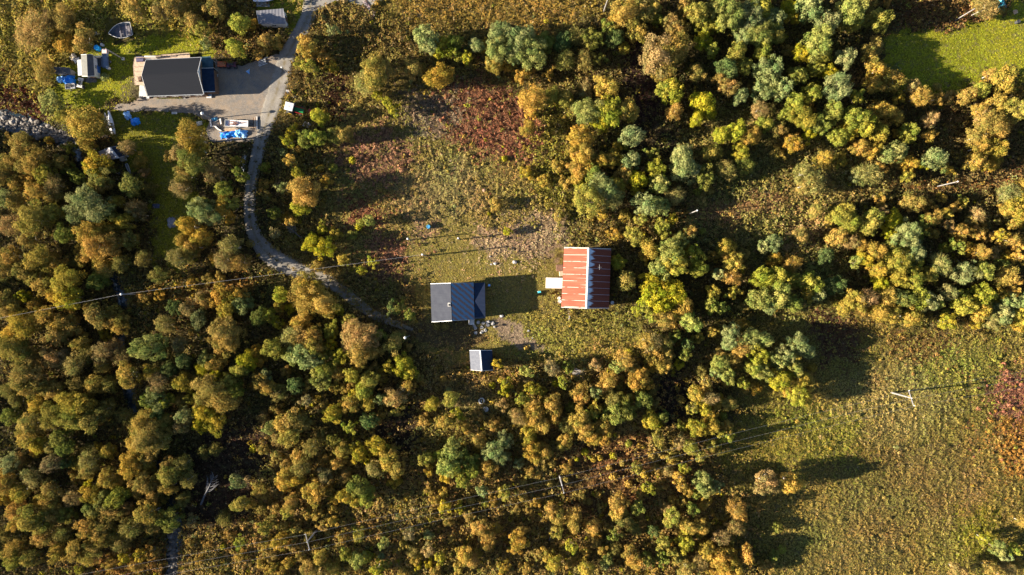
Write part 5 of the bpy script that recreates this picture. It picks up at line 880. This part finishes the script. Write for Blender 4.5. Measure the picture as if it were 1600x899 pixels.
plank_stack('plank_stack', 'upright stack of brown and white planks at the road edge beside the blue tarp', 'planks', 399.5, 193, 2.5, 4, R(88), [PALEWOOD, DARKWOOD, WHITE], .16, .23, 5, .15)
trailer('flat_trailer', 'long flat trailer with white bed and scrap just above the blue road tarp', 372, 194.5, 4.4, 1.15, R(-2), mat('white_bed', (.70, .70, .73), (.5, .48, .5), .6, 1.3), WHITE, mat('scrap_brown', (.10, .05, .05), (.2, .1, .08), .8, 4), .28)
plank_stack('lumber_stack', 'orange-brown lumber between the white trailer and the blue road tarp', 'lumber', 362, 203, 3.0, 3, R(2), [mat('fresh_wood', (.55, .32, .16), (.42, .24, .12), .8, 3), PALEWOOD], .14, .2, 6)
heap('tarp_pile', 'bright blue crumpled tarp over a long pile beside the road', 'tarp pile', 356.5, 211, 2.9, 1.3, .7, .15, BLUET, 8); heap('tarp_pile', 'paler blue tarp forming the right half of the long road pile', 'tarp pile', 377, 209, 2.4, 1.5, .75, -.1, mat('mid_blue_tarp', (.06, .34, .72), (.3, .5, .75), .45, 1.6, bump=.8), 9)
heap('tarp_pile', 'grey plastic sheet at the lower edge of the long blue pile', 'tarp pile', 359, 219, 1.5, .6, .3, -.1, GREYT, 10)
t = thing('open_crate', 'white open wooden crate frame left of the flat trailer', 'frame', G(338.5, 193), .1); b = MB()
for (x0, y0, x1, y1) in ((-1, .7, -1, -.6), (-1, -.6, -.2, -.7), (-.3, .1, .9, .7), (.9, .7, 1.0, -.4), (-.2, -.7, .3, -1.3), (.3, -1.3, .9, -1.7)): b.slab([(x0 - .12, y0, .42), (x0 + .12, y0 + .1, .45), (x1 + .12, y1 + .1, .45), (x1 - .12, y1, .42)], .3)
b.build('frame', mat('offwhite_wood', (.62, .58, .54), (.46, .42, .38), .7, 3), t); MB().box(-.1, -.1, .05, 1.2, .8, .12).build('floor', PALEWOOD, t)
heap('tarp_pile', 'teal blue tarp bundle at the top of the white wooden frame', 'tarp pile', 336, 187, 1.1, .8, .6, .1, mat('deep_teal', (.03, .18, .32), (.05, .25, .42), .5, 2), 12)
heap('tarp_pile', 'upper blue tarp bundle on the lawn right of the white tarped boat', 'tarp pile', 200, 181, 1.2, 1.6, .7, .4, LBLUET, 16); heap('tarp_pile', 'lower bright blue tarp bundle on the lawn right of the white tarped boat', 'tarp pile', 212, 190.5, 1.7, 1.4, .8, .3, BLUET, 17)
crate('wooden_box', 'pale box lying at the lower end of the skiff', 'box', 163.5, 213.5, 1.2, .5, .35, PALEWOOD, .1); crate('stone_slab', 'bluish slab on the lawn right of the blue tarp bundles', 'slab', 273, 177, 1.0, .4, .15, CONC)
heap('junk_heap', 'pale brown heap at the shrub right of the lower lawn', 'junk heap', 312, 193, 1.1, .8, .5, .2, mat('cream', (.6,) * 3), 18)
# ---- hidden hut
t, c = gable('hut', 'small hut with grey and dark tarp roof half hidden under the trees', 'hut', P(154, 238, 2.0), P(160, 250, 2.0), P(171, 231, 2.9), P(184, 247, 2.9), P(183, 229, 2.0), P(195, 243, 2.0), mat('grey_purple_roof', (.20, .19, .21), (.12, .12, .14), .7, .8), RM['navy'], GREYWOOD, mat('pale_trim', (.35, .37, .4)), .2, .08, cap=.25, door=(3, .5), wins=((1, .5, 1.2, .5, .5),))
crate('white_chest', 'bright white chest just right of the hidden grey hut', 'chest', 193.5, 248.5, .95, .8, .8, WHITE, .25, GALV); boat('small_boat', 'narrow dark blue canoe below the bright white chest', 'boat', 201, 264, 2.0, .5, .35, R(-68), mat('canoe_blue', (.06, .10, .20), (.08, .12, .24), .5, 2), GREYWOOD)
plank_stack('board_stack', 'few pale boards in the dark left of the canoe', 'boards', 184, 270, 1.0, 2, R(-25), [GALV], .12, .3, 9, .1)
heap('gravel_heap', 'low grey heap under the trees on the long shaded lawn', 'gear heap', 268, 348, 1.6, 2.0, .5, .1, GREYT, 23); heap('tarp_pile', 'small dark blue sheet at the edge of the long shaded lawn', 'tarp pile', 243, 322, 1.4, .9, .3, 0, mat('night_blue', (.04, .05, .09), (.06, .07, .12), .6, 2), 24)
heap('junk_heap', 'grey metal scraps under the trees left of the road dip', 'junk heap', 380, 255, .9, 3.0, .5, -.2, GALV, 25)
# ---- tractor
t = thing('tractor', 'green tractor with white cab roof and red loader beside the road', 'tractor', G(463, 173), R(-14))
b = MB(); b.box(.95, 0, .75, 1.9, .72, .62, 0, .1); b.box(-.5, 0, .7, 1.3, .8, .4, 0, .05); b.build('bonnet', GREEN, t)
cb = MB(); [cb.tube([(x, y, 1.0), (x, y * .95, 2.45)], .05, 5) for x in (-1.25, .05) for y in (-.65, .65)]; cb.box(-.6, 0, .95, 1.35, 1.35, .35); cab = cb.build('cab', DARKM, t)
MB().box(-.6, 0, 2.45, 1.65, 1.55, .14, 0, .05).build('cab_roof', WHITE, cab); MB().box(-.6, 0, 1.3, 1.28, 1.26, 1.1).build('cab_glass', GLASS, cab); MB().box(-.62, .02, 2.594, .3, .22, .02, 0, .01).build('roof_hatch', mat('hatch_pink', (.42, .28, .25)), cab)
for x, r, wd in ((-.75, .78, .42), (1.45, .5, .3)):
    for s in (-1, 1):
        y = s * (.62 + wd / 2); w_ = MB().tube([(x, y - wd / 2, r), (x, y - wd * .3, r * 1.0), (x, y + wd * .3, r), (x, y + wd / 2, r)], [r * .9, r, r, r * .9], 20).build('wheel', RUBBER, t); MB().tube([(x, y - wd / 2 - .01, r), (x, y + wd / 2 + .01, r)], r * .55, 14).build('rim', YELLOW, w_)
b = MB(); [b.tube([(.1, s * .55, 1.3), (1.6, s * .55, 1.0), (2.5, s * .55, .45)], .07, 6) for s in (-1, 1)]; b.box(2.75, 0, .15, .5, 1.6, .5); b.build('loader', REDP, t); MB().box(-1.0, -.95, .3, .9, .4, .35, .2).build('counterweight', YELLOW, t)
def disc(label, px, py, r, h, m, name='log', rz=0, tilt=False):
    t = thing(name, label, name.replace('_', ' '), G(px, py), rz); 
    if tilt: MB().tube([(-h / 2, 0, r), (h / 2, 0, r)], r, 14).build('trunk_section', m, t); MB().tube([(h / 2 + .001, 0, r), (h / 2 + .02, 0, r)], r * .92, 14).build('cut_face', PALEWOOD, t)
    else: MB().tube([(0, 0, 0), (0, 0, h)], r, 20).build('body', m, t); MB().ring(0, 0, h, .05, r * .8, r * 1.04).build('rim', m, t)
disc('upper pale log below the tractor', 477.5, 195, .32, 1.0, mat('pale_log', (.45, .42, .40), (.35, .3, .28), .8, 4), rz=R(60), tilt=True); disc('lower pale log below the tractor', 482.5, 197, .32, 1.0, MATS['pale_log'], rz=R(60), tilt=True)
disc('round white tub on the roadside above the tractor', 452, 143.5, .42, .5, WHITE, 'tub'); heap('junk_heap', 'small white sheet just below the round white roadside tub', 'junk heap', 460, 151.5, .95, .55, .25, -.4, WTARP, 30)
disc('grey concrete disc lid beside the well ring', 759, 639.5, .52, .14, CONC, 'concrete_disc')
t = thing('well_ring', 'concrete well ring with dark opening in the tan grass below the shed', 'well', G(752.5, 626)); MB().ring(0, 0, 0, .55, .42, .60, 24).build('ring', CONC, t); MB().tube([(0, 0, .05), (0, 0, .3)], .41, 20).build('shaft', DARKM, t); MB().tube([(0, 0, .3), (0, 0, .36)], .17, 12).build('pump', CONC, t)
# ---- log pile and brush pile
t = plank_stack('log_pile', 'pile of pale split logs and poles beside the gravel lay-by at the top', 'log pile', 577, 17, 3.4, 8, R(-48), [mat('pale_log', (.5,) * 3), mat('pinkish_log', (.42, .30, .30), (.3, .22, .22), .8, 3), DARKWOOD], .13, .22, 11, .5)
t = thing('brush_pile', 'pile of bare grey branches in the shade above the rust birch', 'brush pile', G(903, 583), R(-10)); rg = random.Random(8)
for j in range(3):
    b = MB()
    for k in range(16): a = rg.uniform(-.35, .35); x, y = rg.uniform(-.8, .8), rg.uniform(-.7, .7); L_ = rg.uniform(1, 2); z = rg.uniform(.05, .6); b.tube([(x - L_ * math.cos(a) / 2, y - L_ * math.sin(a) / 2, z), (x, y + rg.uniform(-.1, .1), z + .1), (x + L_ * math.cos(a) / 2, y + L_ * math.sin(a) / 2, z + rg.uniform(-.05, .3))], [.045, .035, .015], 5)
    b.build('branches', GREYWOOD, t)
# ---- fallen bare tree
def bare_tree(label, px, py, L_, rz, r0, seed, m=GREYWOOD):
    t = thing('fallen_tree', label, 'fallen tree', G(px, py, .5), rz); rg = random.Random(seed); b = MB(); b.tube([(0, 0, 0), (L_ * .3, .1, .7), (L_ * .6, .0, 1.3), (L_, .3, 2.0)], [r0, r0 * .8, r0 * .5, r0 * .15], 8); b.build('trunk', m, t)
    b = MB()
    for k in range(16):
        f = .38 + .6 * k / 16; s = 1 if k % 2 else -1; x = L_ * f; l = L_ * .38 * (1.2 - f) + .5; a = rg.uniform(.4, .9) * s
        p1 = (x + l * .5 * math.cos(a), l * .5 * math.sin(a), .3 + 1.7 * f + .2); p2 = (x + l * math.cos(a * .7), l * math.sin(a * .9), .3 + 1.9 * f + .5); b.tube([(x, .1, 2.0 * f), p1, p2], [r0 * .3, r0 * .2, .02], 5)
        b.tube([p1, (p1[0] + l * .4, p1[1] + s * l * .1, p1[2] + .3)], [r0 * .15, .015], 4)
    b.build('branches', m, t); return t
bare_tree('bare grey tree leaning over in the dark forest hollow at lower left', 316, 787, 7.2, R(60), .22, 4, mat('dead_wood', (.085, .085, .09), (.055, .055, .06), .8, 3)); bare_tree('thin bare trunk lying beside the bright yellow birch near the road', 472, 372, 2.6, R(130), .1, 5, MATS['dead_wood'])
bare_tree('small bare grey tree among the birches below the middle crossarm pole', 858, 843, 3.2, R(75), .1, 6, MATS['dead_wood'])
# ---- boulders of the stream bed
rg = random.Random(21); cnt = 0; ROCKM = [mat('stream_rock', (.15, .13, .11), (.08, .07, .06), .85, 1.2, bump=.5), mat('stream_rock_pale', (.23, .21, .19), (.14, .125, .11), .85, 1.2, bump=.5)]
ss = MB(); RB = []
for k in range(1500):
    i = rg.uniform(0, 1); x = rg.uniform(-8, 122); y = 186 + (x + 8) * .245 + rg.gauss(0, 6.5)
    if k % 3 == 0: y0 = rg.uniform(826, 905); x, y = 269 + rg.gauss(0, 4.5), y0
    if abs(y - 200) > 30 and y < 700: continue
    r = abs(rg.gauss(0, .16)) + .10
    if k < 60 and r > .0: RB.append((x, y, r * 1.5 + .12)); continue
    p = G(x, y); ss.rock(p.x, p.y, max(p.z, -.8) + r * .3, r, k, .6, 6)
tag(ss.build('stream_gravel', ROCKM[0]), 'countless small grey stones along the open stream bed', 'stones', None, 'stuff')
for i, (x, y, r) in enumerate(sorted(RB)):
    o = MB().rock(0, 0, 0, r, 500 + i, .6).build('boulder', ROCKM[i % 2]); p = G(x, y); o.location = (p.x, p.y, max(p.z, -.75) + r * .2)
    tag(o, 'pale grey boulder in the open stream bed', 'boulder', 'boulders in the stream bed')
# ---- poles and wires
POLE = mat('pole_wood', (.22, .21, .20), (.15, .14, .13), .8, 4, bump=.3); WIRE = mat('wire_metal', (.22, .22, .23), (.18, .18, .19), .7, 2)
def pole(name, label, cat, px, py, h, r=.13, cap=None, arm=None, m=POLE):
    """px, py: photo position of the pole TOP at height h"""
    p = P(px, py, h); t = thing(name, label, cat, (p.x, p.y, float(hgt(np.array([p.x]), np.array([p.y]))[0]))); MB().tube([(0, 0, -.2), (0, 0, h * .5), (0, 0, h)], [r * 1.15, r, r * .8], 10).build('pole', m, t)
    if cap: MB().tube([(0, 0, h + .002), (0, 0, h + cap * .6), (0, 0, h + cap)], [cap, cap * .9, cap * .3], 12).build('cap', WHITE, t)
    if arm:
        L_, a = arm; dx, dy = math.cos(a) * L_ / 2, math.sin(a) * L_ / 2; ar = MB(); ar.box(0, 0, h - .25, L_, .12, .16, a); A = ar.build('crossarm', m, t)
        for s in (-.95, 0, .95): MB().tube([(dx * s, dy * s, h - .06), (dx * s, dy * s, h + .10), (dx * s, dy * s, h + .22)], [.05, .09, .04], 8).build('insulator', WHITE, A)
    return t, p
HL = 6.9
poles = []
for label, px, py in (('wooden crossarm pole rising from the bramble slope at lower left centre', 480, 847), ('wooden crossarm pole among small birches below the centre', 878, 758), ('lone wooden pole with long crossarm in the open right meadow', 1425, 622.5)):
    a = R(-76) if px < 1400 else R(-72); _, p = pole('power_pole', label, 'power pole', px, py, HL, .15, None, (3.1, a)); poles.append((p, a))
ends = [(P(-260, 985, HL), R(-76))] + poles + [(P(2050, 520, HL), R(-72))]
for si in range(4):
    (p0, a0), (p1, a1) = ends[si], ends[si + 1]
    for s, nm in ((-.95, 'lowest'), (0, 'middle'), (.95, 'highest')):
        s2 = -s; A = p0 + Vector((math.cos(a0) * 1.55 * s2, math.sin(a0) * 1.55 * s2, .2)); B = p1 + Vector((math.cos(a1) * 1.55 * s2, math.sin(a1) * 1.55 * s2, .2)); n_ = 24
        b = MB(); sag = .0006 * (B - A).length ** 2 * .25; b.tube([A.lerp(B, i / n_) - Vector((0, 0, 4 * sag * (i / n_) * (1 - i / n_))) for i in range(n_ + 1)], .009, 5)
        tag(b.build('power_line', WIRE), f"{nm} of the three thin wires " + ('from the lower left edge to the left crossarm pole', 'between the left and middle crossarm poles', 'from the middle pole to the meadow pole', 'right of the meadow crossarm pole')[si], 'wire', 'wires of the power line')
for label, name, px, py, h, r, cap in (('round pole carrying the cable in the left birches', 'cable_pole', 190, 460, 6.2, .12, .22), ('pole with white top carrying the cable above the cabin lawn', 'cable_pole', 660, 398, 5.4, .11, .2), ('white-topped post at the top left corner of the cabin lawn', 'garden_post', 637, 373.5, 3.6, .1, .2),
     ('white-topped post in the middle of the cabin lawn above the cable', 'garden_post', 716, 372.5, 3.4, .1, .18), ('short post with white top on the road verge at the bend', 'garden_post', 420, 411, 1.8, .1, .14), ('white-capped post in the trees left of the cabin', 'garden_post', 633, 528, 6.0, .06, .26),
     ('white-capped post below the gravel yard of the house', 'garden_post', 316, 177.5, 4.0, .07, .3), ('grey pole standing on the path above the big willows right of the barn', 'cable_pole', 1089.5, 329, 6.4, .1, .16), ('grey pole standing on the orange path at the right edge', 'cable_pole', 1496, 284, 6.0, .1, .14),
     ('pale pole at the top edge above the orange birches', 'cable_pole', 950, -2, 5.8, .12, None), ('white pole standing in the scrub at the top right corner', 'garden_post', 1522.5, 14, 5.6, .1, None), ('slim pole with pale top at the yard corner by the road', 'garden_post', 440, 105.5, 5.2, .07, .16)):
    _, p = pole(name, label, 'pole', px, py, h, r, cap, m=POLE)
t, p = pole('yard_pole', 'pinkish white pole leaning in view above the narrow trailer', 'pole', 165, 76, 5.9, .1, .0); q = P(193, 91, 0); MB().box(0, 0, 0, .5, .5, .35, 0, .03).build('footing', WHITE, t)
A, B, n_ = P(190, 460, 6.2), P(660, 398, 5.4), 30
for A, B, l in ((P(-250, 545, 6.2), P(190, 460, 6.2), 'pale cable over the left birches up to the cable pole'), (P(190, 460, 6.2), P(660, 398, 5.4), 'pale cable crossing the road between the two cable poles')):
    sg = .6; tag(MB().tube([A.lerp(B, i / n_) - Vector((0, 0, 4 * sg * (i / n_) * (1 - i / n_))) for i in range(n_ + 1)], .013, 5).build('cable', mat('cable_pale', (.36, .35, .35), (.30, .29, .30), .5, 2)), l, 'cable')
# ---- top right corner things
heap('tarp_pile', 'teal curved tarp at the very top right corner beside the mown lawn', 'tarp pile', 1563, 6, 3.2, 1.4, .9, R(-68), TEAL, 41); heap('junk_heap', 'small pink and white heap at the lower end of the teal tarp', 'junk heap', 1569, 14, .9, .6, .4, .3, mat('pink_white', (.62, .45, .42), (.35, .1, .1), .7, 4), 42)
heap('junk_heap', 'tan and red heap on the mown lawn in the top right corner', 'junk heap', 1586, 19, .8, .8, .5, .3, mat('tan_red', (.55, .30, .16), (.6, .45, .3), .8, 4), 43); barrel('black bin standing on the mown lawn in the top right corner', 1588, 35.5, .32, .75, DARKM, name='bin')
